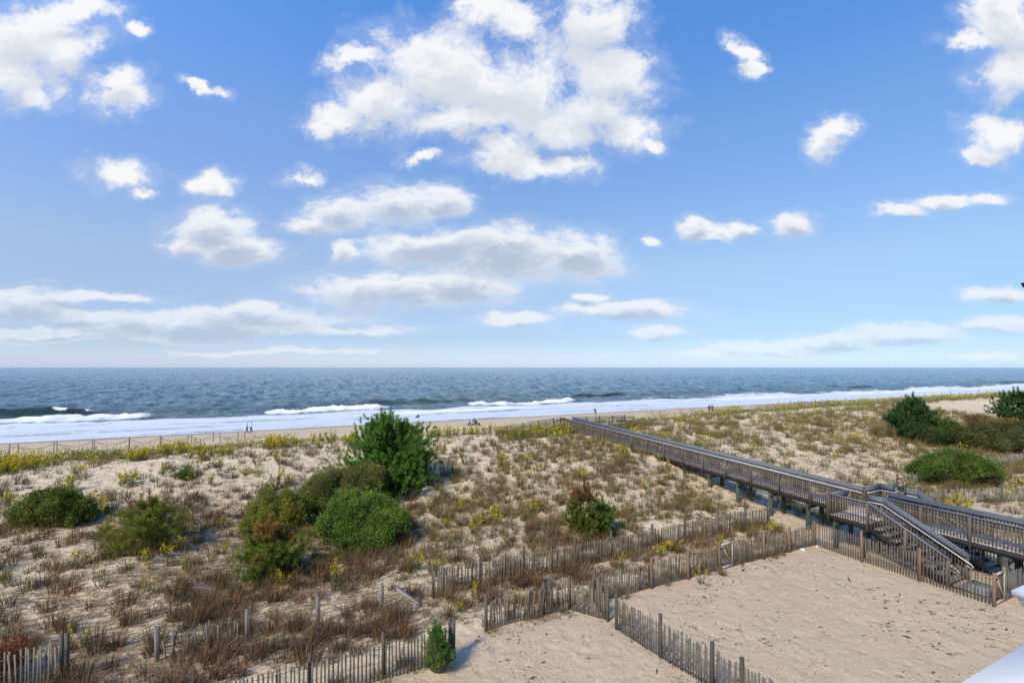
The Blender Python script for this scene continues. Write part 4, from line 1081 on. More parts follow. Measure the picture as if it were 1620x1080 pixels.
def build_goldenrod():
    pts = []   # a, s, size, zone
    def zone(a, s, z, size=1.0):
        for x, y in zip(a, s): pts.append((float(x), float(y), size, z))
    a, s = scatter(-30, 10, 17, 33, .09, lambda a, s: np.full_like(a, .8)); zone(a, s, 'foot', .75)
    a, s = scatter(6, 26, 16, 18.3, .22, lambda a, s: np.full_like(a, .7)); zone(a, s, 'fence', .75)
    a, s = scatter(2, 28, 20, 45, .16, lambda a, s: .2 + .8 * clump(a, s, .3, 301)); zone(a, s, 'slope', .95)
    a, s = scatter(-34, 2, 32, 48, .14, lambda a, s: np.full_like(a, .5)); zone(a, s, 'left', 1.05)
    a, s = scatter(-36, -22, 31, 37, .9, lambda a, s: .3 + .7 * clump(a, s, .4, 302)); zone(a, s, 'left', 1.0)
    a, s = scatter(29.3, 90, 17, 46, .13, lambda a, s: .2 + .8 * clump(a, s, .2, 303)); zone(a, s, 'right', 1.0)
    for px, py, k in ((118, 752, 1.35), (136, 760, 1.25), (192, 770, 1.4), (207, 768, 1.3), (436, 774, 1.35), (452, 770, 1.1), (28, 818, 1.3), (52, 834, 1.1), (150, 815, 1.3), (132, 826, 1.1), (14, 800, 1.2), (158, 800, 1.0), (70, 838, .9), (160, 846, .8), (715, 745, 1.1), (728, 752, 1.2), (790, 735, 1.2), (735, 735, 1.1), (940, 712, 1.2), (955, 705, 1.1), (845, 690, 1.2), (985, 735, 1.0), (860, 745, 1.0), (1250, 690, 1.2), (1275, 682, 1.2), (1310, 705, 1.1), (1215, 730, 1.0)):
        x = hit(px, py); zone([x[0]], [x[1]], 'left' if px < 600 else ('slope' if px < 1080 else 'right'), k)
    for k in range(26): zone([rng.uniform(20, 27)], [rng.uniform(40, 43.8)], 'slope', 1.2)
    for px, py in ((1600, 785), (1612, 775), (1590, 792), (1616, 790), (1500, 808), (1515, 800), (1530, 812)):
        x = hit(px, py); zone([x[0]], [x[1]], 'right', 1.0)
    for px, py in ((640, 770), (600, 772), (660, 785), (985, 985), (1000, 990), (445, 925), (1045, 880), (1060, 872), (1110, 925)):
        x = hit(px, py); zone([x[0]], [x[1]], 'slope', .8)
    fn = lambda a, s: (.06 + .94 * clump(a, s, .2, 304, .36, .54)) * sstep(45, 49, s) * (1 - sstep(-5, 0, s - v_edge(a)))
    a, s = scatter(-42, 30, 46, 76, 1.35, fn); zone(a, s, 'back', 1.25)
    a, s = scatter(-42, -8, 48, 68, .5, lambda a, s: clump(a, s, .2, 305, .36, .52) * (s < v_edge(a) - 1)); zone(a, s, 'back', 1.3)
    a, s = scatter(30, 210, 44, 76, .6, fn); zone(a, s, 'back', 1.4)
    pts.sort(key=lambda p: math.hypot(p[0], p[1]) / p[2])
    labels = {'foot': ('small goldenrod with yellow flowers among the brown grass at the dune foot', 'goldenrods among the brown grass'),
              'fence': ('small goldenrod with yellow flowers in the strip between the two long fences', 'goldenrods between the fences'),
              'slope': ('yellow-flowered goldenrod on the sandy slope left of the boardwalk', 'goldenrods on the sandy slope'),
              'left': ('yellow-flowered goldenrod on the white sand left of the big pine', 'goldenrods on the white sand'),
              'right': ('yellow-flowered goldenrod on the dune right of the boardwalk', 'goldenrods right of the boardwalk'),
              'back': ('bushy yellow goldenrod in the flowering band behind the dune top', 'goldenrods behind the dune top')}
    protos = []
    for v in range(7):
        fol = MB(); flo = MB()
        goldenrod_into(fol, flo, np.zeros(3), rng.uniform(.6, .95), int(rng.integers(5, 11)), (.35, .6, .8, .5, .9, .7, .45)[v], .55)
        protos.append((fol.mesh('foliage', M['leaf']), flo.mesh('blossoms', M['flower'])))
    NI = 290
    for i, (a, s, k, z) in enumerate(pts[:NI]):
        me = protos[i % 7]
        o = bpy.data.objects.new('goldenrod', None); COL.objects.link(o); o.empty_display_size = .2
        o.location = W(a, s, ground(a, s) - .02); o.rotation_euler = (0, 0, random.uniform(0, 6.28)); q = k * random.uniform(.75, 1.25); o.scale = (q, q, q)
        tag(o, labels[z][0], 'plant', labels[z][1])
        for nm, m in zip(('foliage', 'blossoms'), me):
            c = bpy.data.objects.new(nm, m); COL.objects.link(c); c.parent = o
    fol = MB(); flo = MB()
    rest = pts[NI:]
    A = np.array([p[0] for p in rest]); S = np.array([p[1] for p in rest]); K = np.array([p[2] for p in rest]) * rng.uniform(.7, 1.3, len(rest))
    P = pw(A, S)
    n = 34; pos = np.repeat(P, n, 0) + np.stack([rng.normal(0, .26, len(P) * n), rng.normal(0, .26, len(P) * n), rng.uniform(.05, .75, len(P) * n)], -1) * np.repeat(K, n)[:, None]
    leaves_into(fol, pos, rand_dirs(len(pos), 1.6), .24, .07, GLEAF + (GLEAF2 - GLEAF) * rng.uniform(0, 1, (len(pos), 1)))
    n = 18; bl = np.repeat(rng.uniform(0, 1, len(P)) < .52, n)
    pos = np.repeat(P, n, 0) + np.stack([rng.normal(0, .25, len(P) * n), rng.normal(0, .25, len(P) * n), rng.uniform(.45, .95, len(P) * n)], -1) * np.repeat(K, n)[:, None]
    pos = pos[bl]
    leaves_into(flo, pos, rand_dirs(len(pos), 1.0), .15, .085, YEL * rng.uniform(.7, 1.2, (len(pos), 1)))
    root = thing('goldenrod_field', 'far band of goldenrod in yellow flower along the dune front, seen as one mass', 'plants', W(0, 60, 3))
    root['kind'] = 'stuff'
    fol.build('foliage', M['leaf'], root); flo.build('blossoms', M['flower'], root)

build_goldenrod()

# ---- shrubs and trees
def place(px, py):
    a, s, D = hit(px, py); return W(a, s, ground(a, s)), D

def branch_tubes(mb, base, targets, r0, col, up=.35):
    for t in targets:
        t = Vector(t); b = Vector(base); m = b.lerp(t, .5) + Vector((random.uniform(-.1, .1), random.uniform(-.1, .1), up * (t - b).length * .25))
        mb.tube([b, b.lerp(m, .5) + Vector((0, 0, .03)), m, t], [r0, r0 * .8, r0 * .55, r0 * .2], jit(col), 5, False)

def shrub(name, label, base, lobes, leaf, cols, density=900, cl_r=.16, sprig=16, up=.6, bark=(.13, .10, .075), cat='shrub', group=None, shell=.42, width=.45):
    """lobes: (dx, dy, dz, rx, ry, rz) about the base; leaves sit in sprigs near the lobes' surfaces"""
    root = thing(name, label, cat, base, group)
    f = MB(); B = np.array(base); ends = []
    subs = []
    for lb in lobes:
        c0 = np.array(lb[:3]); r0 = np.array(lb[3:]); subs.append((*c0, *(r0 * .64)))
        nb = int(18 + 8 * r0[0])
        for k in range(nb):
            d0 = rand_dirs(1)[0]; d0[2] = abs(d0[2]) * 1.1 - .35; d0 /= np.linalg.norm(d0)
            k_ = rng.uniform(.16, .38); c1 = c0 + d0 * r0 * rng.uniform(.66, 1.02)
            subs.append((*c1, *(np.full(3, r0.mean()) * k_ * rng.uniform(.85, 1.15, 3))))
    for lb in subs:
        c = B + np.array(lb[:3]); r = np.array(lb[3:])
        area = (r[0] * r[1] + r[0] * r[2] + r[1] * r[2]) / 3 * 12.5
        m = int(area * density * .62 / sprig) + 3
        d = rand_dirs(m); d = d[d[:, 2] > -.75]; m = len(d)
        bump = .72 + .55 * fbm(d[:, 0] * 2.6 + lb[0] * 3 + d[:, 2] * 1.3, d[:, 1] * 2.6 + lb[1] * 3 - d[:, 2] * 1.7, 401, 3)
        rad = (1 - shell * rng.uniform(0, 1, m) ** 1.6) * bump
        cc = c + d * r * rad[:, None]
        gz = H(*to_as(cc[:, 0], cc[:, 1]))
        ok = cc[:, 2] > gz + .02; cc = cc[ok]; d = d[ok]; m = len(cc)
        t = np.clip(fbm(cc[:, 0] * 1.3, cc[:, 1] * 1.3 + cc[:, 2] * 1.1, 402, 3) * 1.6 - .3 + rng.normal(0, .15, m), 0, 1)[:, None] * (len(cols) - 1)
        lo = np.clip(np.floor(t).astype(int), 0, len(cols) - 2)[:, 0]; fr = t[:, 0] - lo
        ca = np.array(cols) * np.array([1.4, 1.32, .85]); col = ca[lo] * (1 - fr)[:, None] + ca[lo + 1] * fr[:, None]
        col = col * rng.uniform(.72, 1.28, (m, 1)) * rng.uniform(.78, 1.3)
        cc = cc + d * (rng.uniform(0, 1, (m, 1)) < .10) * rng.uniform(.08, .38, (m, 1)) + np.array([0, 0, 1.0]) * (rng.uniform(0, 1, (m, 1)) < .08) * rng.uniform(.05, .34, (m, 1))
        pos = np.repeat(cc, sprig, 0) + rng.normal(0, cl_r * .5, (m * sprig, 3))
        dd = np.repeat(d, sprig, 0) * .7 + rand_dirs(m * sprig, up)
        leaves_into(f, pos, dd, leaf, leaf * width, np.repeat(col, sprig, 0))
        ends += [tuple(cc[i]) for i in rng.choice(m, min(m, 9), replace=False)]
    f.build('foliage', M['leaf'], root)
    b = MB(); branch_tubes(b, Vector(base) - Vector((0, 0, .1)), ends, .035, bark); b.build('branches', M['bark'], root)
    return root

def pine(name, label, base, height, width, cols, shoots=700, needles=46, nl=.15, leaders=12, low=.12, widest=.36, cat='tree', shoot_len=.34, seed=1, nw=.013, lean=(0, 0), openness=.45, brown=None):
    """trunk, limbs and upturned needle shoots filling an uneven crown"""
    r = np.random.default_rng(seed)
    root = thing(name, label, cat, base); B = np.array(base)
    top = B + np.array([lean[0], lean[1], height * .93])
    prof_x = [0, low, widest, .6, .8, .93, 1.0]; prof_y = [.5, .85, 1.0, .96, .70, .38, .10]
    tr = MB(); k = 7
    tr.tube([B + (top - B) * (i / k) + np.array([r.normal(0, .03), r.normal(0, .03), -.2 if i == 0 else 0]) * height * .3 * (0 < i < k) + np.array([0, 0, -.3 if i == 0 else 0]) for i in range(k + 1)],
            [height * .022 * (1 - .88 * i / k) for i in range(k + 1)], (.12, .085, .06), 8)
    trunk = tr.build('trunk', M['bark'], root, True)
    nlimb = max(10, int(height * 7)); heads = []
    for i in range(nlimb):
        t = low * .6 + (1 - low * .6) * ((i + r.uniform()) / nlimb) ** .9
        az = i * 2.4 + r.normal(0, .4); rad = width / 2 * np.interp(t, prof_x, prof_y) * r.uniform(.72, 1.12)
        z0 = max(.02, t - .12 - .1 * rad / height)
        heads.append((t, az, rad, z0))
    lm = MB(); sp = []; sd_ = []
    for (t, az, rad, z0) in heads:
        p0 = B + (top - B) * z0; p1 = B + (top - B) * min(t, .97) + np.array([math.cos(az) * rad, math.sin(az) * rad, r.uniform(-.02, .05) * height])
        m = (p0 + p1) / 2 - np.array([0, 0, .06 * rad])
        lm.tube([p0, m, p1], [height * .010, height * .007, height * .003], (.13, .095, .065), 5, False)
        n = max(3, int(shoots / nlimb * (.5 + rad / (width / 2))))
        u = r.uniform(openness * .55, 1.02, n) ** .8
        c = p0 * (1 - u)[:, None] + p1 * u[:, None] - np.array([0, 0, .06 * rad]) * (4 * u * (1 - u))[:, None]
        spread = .17 * rad * (.5 + u)
        c = c + r.normal(0, 1, (n, 3)) * spread[:, None] * np.array([1, 1, .75])
        outw = np.array([math.cos(az), math.sin(az), 0]); d = outw * r.uniform(.1, .8, (n, 1)) + r.normal(0, .3, (n, 3)) + np.array([0, 0, .85])
        sp.append(c); sd_.append(d)
    for i in range(leaders):
        t = r.uniform(.35, .98) if i else 1.0; az = r.uniform(0, 6.28); rad = width / 2 * np.interp(t, prof_x, prof_y) * r.uniform(.5, .95) * (0 if i == 0 else 1)
        c0 = B + (top - B) * t + np.array([math.cos(az) * rad, math.sin(az) * rad, 0])
        for j in range(3):
            sp.append((c0 + np.array([0, 0, j * shoot_len * .55]))[None]); sd_.append(np.array([[r.normal(0, .06), r.normal(0, .06), 1.0]]))
        lm.tube([c0 - np.array([0, 0, .5]), c0 + np.array([0, 0, shoot_len])], [.018, .008], (.16, .12, .08), 5, False)
    lm.build('limbs', M['bark'], trunk)
    sp = np.concatenate(sp); sd_ = np.concatenate(sd_); sd_ /= np.linalg.norm(sd_, axis=1, keepdims=True)
    gz = H(*to_as(sp[:, 0], sp[:, 1])); ok = sp[:, 2] > gz + .03; sp = sp[ok]; sd_ = sd_[ok]
    n = len(sp); sl = shoot_len * r.uniform(.6, 1.25, n)
    tmix = np.clip(r.normal(.5, .3, n), 0, 1)[:, None]
    col = (np.array(cols[0]) * (1 - tmix) + np.array(cols[1]) * tmix) * np.array([1.45, 1.34, .85])
    if brown is not None:
        bz = np.clip((sp[:, 2] - B[2]) / height, 0, 1)
        bm = sstep(brown[1] - .12, brown[1] + .12, fbm(sp[:, 0] * 1.1 + 5, sp[:, 1] * .9 + sp[:, 2] * 1.4, seed + 50, 2) * .7 + brown[2] * bz)[:, None]
        col = col * (1 - bm) + np.array(brown[0]) * bm
    idx = np.repeat(np.arange(n), needles); m = len(idx); u = r.uniform(0, 1, m)
    pos = sp[idx] + sd_[idx] * (sl[idx] * u)[:, None]
    rd = r.normal(0, 1, (m, 3)); rd -= sd_[idx] * np.sum(rd * sd_[idx], 1)[:, None]; rd /= np.linalg.norm(rd, axis=1, keepdims=True)
    nd_ = sd_[idx] * r.uniform(.5, 1.3, (m, 1)) + rd * .8; nd_ /= np.linalg.norm(nd_, axis=1, keepdims=True)
    L = nl * r.uniform(.7, 1.2, m)[:, None]
    side = np.cross(nd_, r.normal(0, 1, (m, 3))); side /= np.linalg.norm(side, axis=1, keepdims=True)
    V = np.stack([pos - side * nw / 2, pos + side * nw / 2, pos + nd_ * L + side * nw * .3, pos + nd_ * L - side * nw * .3], 1).reshape(-1, 3)
    f = MB(); f.bulk(V, np.arange(m * 4), np.full(m, 4), np.repeat(col[idx] * r.uniform(.75, 1.25, (m, 1)), 4, 0))
    f.build('crown', M['needle'], root)
    return root

def build_plants():
    G1 = (.05, .11, .018); G2 = (.09, .17, .03); G3 = (.14, .185, .035); OL = (.125, .15, .032); DK = (.028, .065, .018); BR = (.19, .085, .035); GY = (.14, .12, .085)
    # the big pine
    p, D = place(618, 772); sc = D / 750
    pine('pine_tree', 'big bright green pine standing against the sea, left of centre', p, 116 * sc, 124 * sc, [(.048, .12, .022), (.10, .205, .038)], shoots=2100, needles=60, nl=.17, leaders=18, widest=.36, seed=11, nw=.019, shoot_len=.40, openness=.5)
    # bayberry thicket
    p, D = place(562, 876); sc = D / 750
    shrub('bayberry_bush', 'large rounded dark green bush below the big pine', p + Vector((0, .2, 0)), [(-1.0, .2, .95, .95, .9, .95), (.05, -.15, .7, 1.05, .8, .75), (1.0, .25, .75, 1.0, .9, .8), (.55, .9, 1.6, 1.05, 1.0, .85), (-.55, 1.0, 1.75, 1.0, 1.0, .8), (1.55, .7, 1.15, .7, .8, .75), (.2, 1.5, 1.2, 1.5, 1.2, 1.0)], .075, [G1, G2, (.085, .15, .03), G3], 2300, .13, 16)
    p, D = place(532, 812); 
    shrub('bayberry_bush', 'brownish olive bush behind the large green bush, its top thinning to grey twigs', p, [(-.2, .5, .8, 1.9, 1.3, 1.55), (1.3, .7, 1.2, 1.3, 1.2, 1.5), (-1.3, .2, .6, 1.0, .9, .8)], .075, [GY, OL, (.075, .10, .03), OL, GY], 1900, .14, 16)
    p, D = place(432, 846)
    shrub('bayberry_bush', 'yellowish olive bush left of the large green bush', p, [(0, .4, .95, 1.35, 1.2, 1.3), (-.9, .3, .6, .85, .8, .9), (.8, .3, 1.0, .8, .9, 1.0)], .07, [(.10, .14, .025), OL, (.20, .20, .035)], 2100, .12, 16)
    p, D = place(428, 908); sc = D / 750
    pine('young_pine', 'young pine with rust-orange top and green sides, in front of the olive bush', p, 76 * sc, 76 * sc, [(.07, .12, .02), (.12, .175, .03)], shoots=520, needles=60, nl=.17, leaders=5, seed=23, shoot_len=.3, brown=((.30, .14, .035), .69, .42), widest=.3, low=.08)
    p, D = place(236, 868); sc = D / 750
    pine('young_pine', 'low wispy young pine with olive and reddish needles on the left sand slope', p, 80 * sc, 92 * sc, [(.09, .135, .02), (.16, .18, .03)], shoots=420, needles=46, nl=.2, leaders=3, seed=31, shoot_len=.32, brown=((.26, .10, .03), .68, .35), widest=.3, low=.05, nw=.011)
    p, D = place(78, 828); sc = D / 750
    shrub('bayberry_bush', 'dark low spreading bush ringed by yellow goldenrod at the far left', p, [(0, .2, .45, 46 * sc, .9, 40 * sc), (-.3, .2, .6, .8, .8, .8), (-1.0, .2, .3, .8, .8, .6), (1.0, .3, .35, .8, .8, .7)], .09, [(.045, .085, .018), (.08, .115, .025), (.14, .155, .035)], 1700, .14, 16)
    p, D = place(924, 846); sc = D / 750
    pine('young_pine', 'slender young pine with reddish-brown top above the long fence', p, 80 * sc, 54 * sc, [(.06, .095, .02), (.11, .14, .035)], shoots=300, needles=60, nl=.15, leaders=3, seed=41, brown=((.20, .085, .03), .74, .5), shoot_len=.27, widest=.4)
    p, D = place(953, 846); sc = D / 750
    pine('young_pine', 'short green young pine beside the reddish one above the long fence', p, 50 * sc, 44 * sc, [(.05, .10, .025), (.09, .15, .04)], shoots=200, needles=55, nl=.15, leaders=3, seed=43, shoot_len=.25, widest=.4)
    S3 = 14.15; a = a_on(692, S3); p = W(a, S3, ground(a, S3)); sc = p.y / 750
    shrub('juniper', 'small upright bright green juniper at the end of the low path fence', p, [(0, 0, .35, .33, .33, .42), (.02, 0, .75, .27, .27, .42), (0, .02, 1.08, .16, .16, .28)], .06, [(.04, .11, .02), (.07, .17, .03)], 4200, .06, 14, 1.4, width=.25, shell=.5)
    p, D = place(294, 758); sc = D / 750
    shrub('small_shrub', 'tiny round bright green shrub alone on the white sand', p, [(0, 0, .25, .42, .4, .36)], .10, [(.045, .11, .03), (.075, .15, .04)], 900, .1, 12)
    p, D = place(38, 1045)
    shrub('red_bush', 'rust-red bush behind the bleached fence at the bottom left corner', W(-8.6, 19.4, ground(-8.6, 19.4)), [(0, 0, .5, 1.3, .6, .42), (1.1, .3, .5, .8, .5, .45), (-1.2, 0, .4, .9, .6, .4)], .05, [(.11, .03, .018), (.16, .05, .024), (.09, .04, .02)], 2000, .12, 16)
    # right-hand dune
    p, D = place(1444, 694); sc = D / 750
    pine('pine_tree', 'dark blue-green pine on the dune right of the boardwalk', p, 64 * sc, 58 * sc, [(.02, .06, .024), (.04, .09, .032)], shoots=900, needles=60, nl=.22, leaders=10, widest=.32, low=.05, seed=53, nw=.024, shoot_len=.5)
    p, D = place(1492, 704); sc = D / 750
    shrub('dark_shrub', 'dark green shrub just right of the dark pine', p, [(0, 0, 14 * sc, 34 * sc, 1.6, 17 * sc), (-1.5, .2, 1.0, 1.5, 1.3, 1.2)], .13, [DK, (.04, .065, .022), (.055, .08, .03)], 600, .2, 14)
    p, D = place(1535, 712); sc = D / 750
    shrub('dark_shrub', 'brownish shrub turning reddish, second right of the dark pine', p, [(0, 0, 14 * sc, 26 * sc, 1.5, 18 * sc), (1.2, .2, 1.3, 1.0, 1.2, 1.0)], .13, [(.035, .06, .02), (.075, .07, .03), (.05, .08, .026), (.085, .065, .033)], 600, .2, 14)
    p, D = place(1519, 766); sc = D / 750
    shrub('bayberry_bush', 'broad rounded dark green shrub behind the leaning fence on the right', p, [(.5, .6, 20 * sc, 34 * sc, 1.6, 28 * sc), (-1.9, .3, .9, 1.1, 1.2, .95), (1.9, .3, .7, 1.2, 1.1, .85)], .10, [(.04, .08, .017), (.065, .115, .024), (.095, .14, .03)], 1200, .16, 16)
    p, D = place(1610, 668); sc = D / 750
    pine('pine_tree', 'dark pine cut by the right edge of the view, on the far dune', p, 48 * sc, 60 * sc, [(.018, .055, .022), (.035, .085, .03)], shoots=600, needles=60, nl=.25, leaders=7, widest=.32, low=.05, seed=59, nw=.027, shoot_len=.55)
    p, D = place(1600, 690); sc = D / 750
    shrub('reddish_shrub', 'reddish-brown shrub below the pine at the right edge', p, [(0, 0, 9 * sc, 20 * sc, 1.4, 12 * sc), (-1.8, .1, .7, 1.1, 1.0, .7)], .14, [(.04, .06, .022), (.095, .062, .032), (.05, .075, .025), (.08, .06, .03)], 520, .2, 14)
    p, D = place(1596, 716); sc = D / 750
    shrub('dark_shrub', 'dark green shrub with pale tips at the right edge, beneath the reddish one', p, [(0, 0, 11 * sc, 32 * sc, 1.6, 15 * sc), (1.5, .1, 1.0, 1.4, 1.0, 1.2)], .12, [(.04, .065, .024), (.07, .085, .035), (.10, .10, .05)], 650, .2, 14)
    p, D = place(1540, 676); sc = D / 750
    shrub('reddish_shrub', 'loose reddish twiggy shrub on white sand between the two dark pines', p, [(0, 0, .7, 14 * sc, 1.1, .9), (1.2, 0, .7, 1.0, .8, .8)], .12, [(.12, .08, .045), (.15, .11, .065), (.08, .075, .04)], 220, .25, 10)
    p, D = place(1400, 690); sc = D / 750
    g = MB(); pa = np.array([p]) + rng.normal(0, .55, (22, 3)) * np.array([1, 1, 0])
    blades_into(g, pa, 60, 1.7, .3, .33, .03, np.array([.22, .19, .09]), np.array([.36, .29, .15]), 1.0, (-.35, 0))
    tag(g.build('tall_grass_clump', M['grass']), 'tall straw-coloured grass clump bending left beside the dark pine', 'grass clump')
    for px, py, sz, lab in ((130, 750, .8, 'leafy green weed with yellow heads on the left white sand'), (198, 762, 1.0, 'leafy green weed right of the dark low bush'),):
        pass

build_plants()

# ------------------------------------------------------------------ people
def skin_mesh(name, joints, edges, mat, colour, root_i=0, subd=1):
    """grow one continuous surface round a skeleton: joints {name: (point, (rx, ry))}"""
    names = list(joints); ix = {n: i for i, n in enumerate(names)}
    me = bpy.data.meshes.new(name)
    me.from_pydata([tuple(joints[n][0]) for n in names], [(ix[a], ix[b]) for a, b in edges], [])
    o = bpy.data.objects.new(name, me); COL.objects.link(o)
    sk = o.modifiers.new('skin', 'SKIN'); sk.use_smooth_shade = True
    if not me.skin_vertices: me.skin_vertices.new()
    lay = me.skin_vertices[0].data
    for n in names:
        r = joints[n][1]; lay[ix[n]].radius = r if hasattr(r, '__len__') else (r, r)
        lay[ix[n]].use_root = (ix[n] == root_i)
    sb = o.modifiers.new('smooth', 'SUBSURF'); sb.levels = subd; sb.render_levels = subd
    dg = bpy.context.evaluated_depsgraph_get(); dg.update()
    m2 = bpy.data.meshes.new_from_object(o.evaluated_get(dg)); bpy.data.objects.remove(o)
    m2.name = name
    at = m2.color_attributes.get('Col') or m2.color_attributes.new('Col', 'FLOAT_COLOR', 'POINT')
    at.data.foreach_set('color', np.tile(np.array([*colour, 1.0], np.float32), len(m2.vertices)))
    m2.materials.clear(); m2.materials.append(mat)
    o2 = bpy.data.objects.new(name, m2); COL.objects.link(o2)
    return o2

def person(label, loc, heading, pose, shirt, trousers, hair, skin=(.48, .28, .20), scale=1.0, long_sleeves=True, shorts=False, shoes=(.05, .05, .05), hood=None, group=None):
    """pose: joint positions in the body's own frame (x right, y ahead, z up); heading: direction faced, radians from +X"""
    root = thing('person', label, 'person', loc, group)
    rot = Matrix.Rotation(heading - math.pi / 2, 4, 'Z'); L = Vector(loc)
    J = {k: Vector(v) for k, v in pose.items()}
    T = lambda v: L + (rot @ (Vector(v) * scale))
    s = scale
    body = {}; E_ = []
    def add(n, p, r, parent=None):
        body[n] = (T(p), tuple(x * s for x in r) if hasattr(r, '__len__') else r * s)
        if parent: E_.append((parent, n))
    add('pelvis', J['pelvis'], (.125, .10))
    sp = J['pelvis'].lerp(J['chest'], .5)
    add('waist', sp, (.12, .09), 'pelvis'); add('chest', J['chest'], (.145, .10), 'waist')
    nk = J['neck']; add('neckbase', J['chest'].lerp(nk, .75), (.08, .07), 'chest'); add('neck', nk, .055, 'neckbase')
    hd = J['head']; up = (hd - nk).normalized(); fw = Vector(pose.get('face', (0, 1, 0))).normalized()
    add('jaw', nk + up * .06 + fw * .03, (.058, .062), 'neck'); add('skull', hd + fw * .0, (.076, .088), 'jaw'); add('crown', hd + up * .085 - fw * .01, (.055, .062), 'skull')
    for sd, x in (('l', -1), ('r', 1)):
        add('sh' + sd, J['sh' + sd], .062, 'chest'); add('el' + sd, J['el' + sd], .042, 'sh' + sd); add('wr' + sd, J['wr' + sd], .027, 'el' + sd)
        fd = (J['wr' + sd] - J['el' + sd]).normalized(); lat = fd.cross(Vector((0, 0, 1)))
        if lat.length < .1: lat = Vector((1, 0, 0))
        lat.normalize(); pal = J['wr' + sd] + fd * .055; dn = lat.cross(fd)
        add('palm' + sd, pal, (.034, .018), 'wr' + sd)
        for k, off in enumerate((-.03, -.01, .01, .03)):
            ln = (.07, .08, .075, .06)[k]
            a_ = pal + fd * .035 + lat * off; b_ = a_ + fd * ln * .55 - dn * .012; c_ = b_ + fd * ln * .35 - dn * .035
            add(f'kn{k}{sd}', a_, .0095, 'palm' + sd); add(f'mid{k}{sd}', b_, .0085, f'kn{k}{sd}'); add(f'tip{k}{sd}', c_, .007, f'mid{k}{sd}')
        t0 = J['wr' + sd] + fd * .03 - lat * .034 * x; add('th0' + sd, t0, .012, 'palm' + sd); add('th1' + sd, t0 + fd * .035 - lat * .02 * x - dn * .015, .009, 'th0' + sd)
        add('hip' + sd, J['hip' + sd], .092, 'pelvis'); add('kne' + sd, J['kne' + sd], .058, 'hip' + sd)
        cf = J['kne' + sd].lerp(J['ank' + sd], .35); add('calf' + sd, cf, .052, 'kne' + sd); add('ank' + sd, J['ank' + sd], .036, 'calf' + sd)
        toe = Vector(pose.get('toe' + sd, J['ank' + sd] + Vector((0.02 * x, .15, -.05)))); add('toe' + sd, toe, (.04, .028), 'ank' + sd)
    b = skin_mesh('body', body, E_, M['skin'], skin); b.parent = root; b.matrix_parent_inverse = Matrix.Translation(-L)
    def cloth(name, parts, col, mat='cloth'):
        js = {}; ed = []
        for chain in parts:
            prev = None
            for n, r in chain:
                if n not in js:
                    js[n] = (body[n][0] if isinstance(n, str) else T(n), tuple(x * s for x in r) if hasattr(r, '__len__') else r * s)
                if prev is not None: ed.append((prev, n))
                prev = n
        o = skin_mesh(name, js, ed, M[mat], col); o.parent = root; o.matrix_parent_inverse = Matrix.Translation(-L); return o
    arm = lambda sd: [('chest', (.165, .12)), ('sh' + sd, .082), ('el' + sd, .058)] + ([('wr' + sd, .042)] if long_sleeves else [])
    cloth('shirt', [[('pelvis', (.15, .125)), ('waist', (.145, .115)), ('chest', (.165, .12)), ('neckbase', (.095, .085))], arm('l'), arm('r')], shirt)
    leg = lambda sd: [('pelvis', (.14, .115)), ('hip' + sd, .108), ('kne' + sd, .075)] + ([] if shorts else [('calf' + sd, .068), ('ank' + sd, .055)])
    cloth('trousers', [leg('l'), leg('r')], trousers)
    for sd in 'lr':
        cloth('shoe', [[('ank' + sd, .045), ('toe' + sd, (.05, .04))]], shoes)
    # hair: a cap over the back and top of the skull; ears, nose and eyes on the face
    hm = bmesh.new(); bmesh.ops.create_icosphere(hm, subdivisions=3, radius=1)
    rv = fw.cross(up).normalized()
    for v in list(hm.verts):
        if v.co.y > .25 and v.co.z < .62: pass
    kill = [v for v in hm.verts if (v.co.y > .15 and v.co.z < .55) or v.co.z < -.45]
    bmesh.ops.delete(hm, geom=kill, context='VERTS')
    for v in hm.verts:
        p = v.co * (1 + .05 * random.uniform(-1, 1)); q = hd + up * (.035 + p.z * .115) + fw * (p.y * .103 - .012) + rv * (p.x * .088); v.co = T(q)
    me = bpy.data.meshes.new('hair'); hm.to_mesh(me); hm.free()
    at = me.color_attributes.new('Col', 'FLOAT_COLOR', 'POINT'); at.data.foreach_set('color', np.tile(np.array([*(hood or hair), 1], np.float32), len(me.vertices)))
    me.materials.append(M['cloth']); o = bpy.data.objects.new('hair' if not hood else 'hood', me); COL.objects.link(o); o.parent = root; o.matrix_parent_inverse = Matrix.Translation(-L)
    f = MB()
    def blob(p, r, c, n=6):
        p = T(p); r *= s
        vs = [tuple(p + Vector((math.cos(a) * math.cos(e), math.sin(a) * math.cos(e), math.sin(e))) * r) for e in (-1.2, -.4, .4, 1.2) for a in np.linspace(0, 6.283, n, endpoint=False)]
        f.add(vs, [(i * n + j, i * n + (j + 1) % n, (i + 1) * n + (j + 1) % n, (i + 1) * n + j) for i in range(3) for j in range(n)] + [tuple(range(n))[::-1], tuple(3 * n + j for j in range(n))], c)
    for x in (-1, 1):
        blob(hd + fw * .082 + rv * .032 * x + up * .012, .009, (.03, .02, .02)); blob(hd + rv * .08 * x - up * .01, .02, skin)
    blob(hd + fw * .098 - up * .02, .015, skin); blob(hd + fw * .082 - up * .06, .014, (.32, .12, .10))
    o = f.build('face', M['skin'], root)
    return root

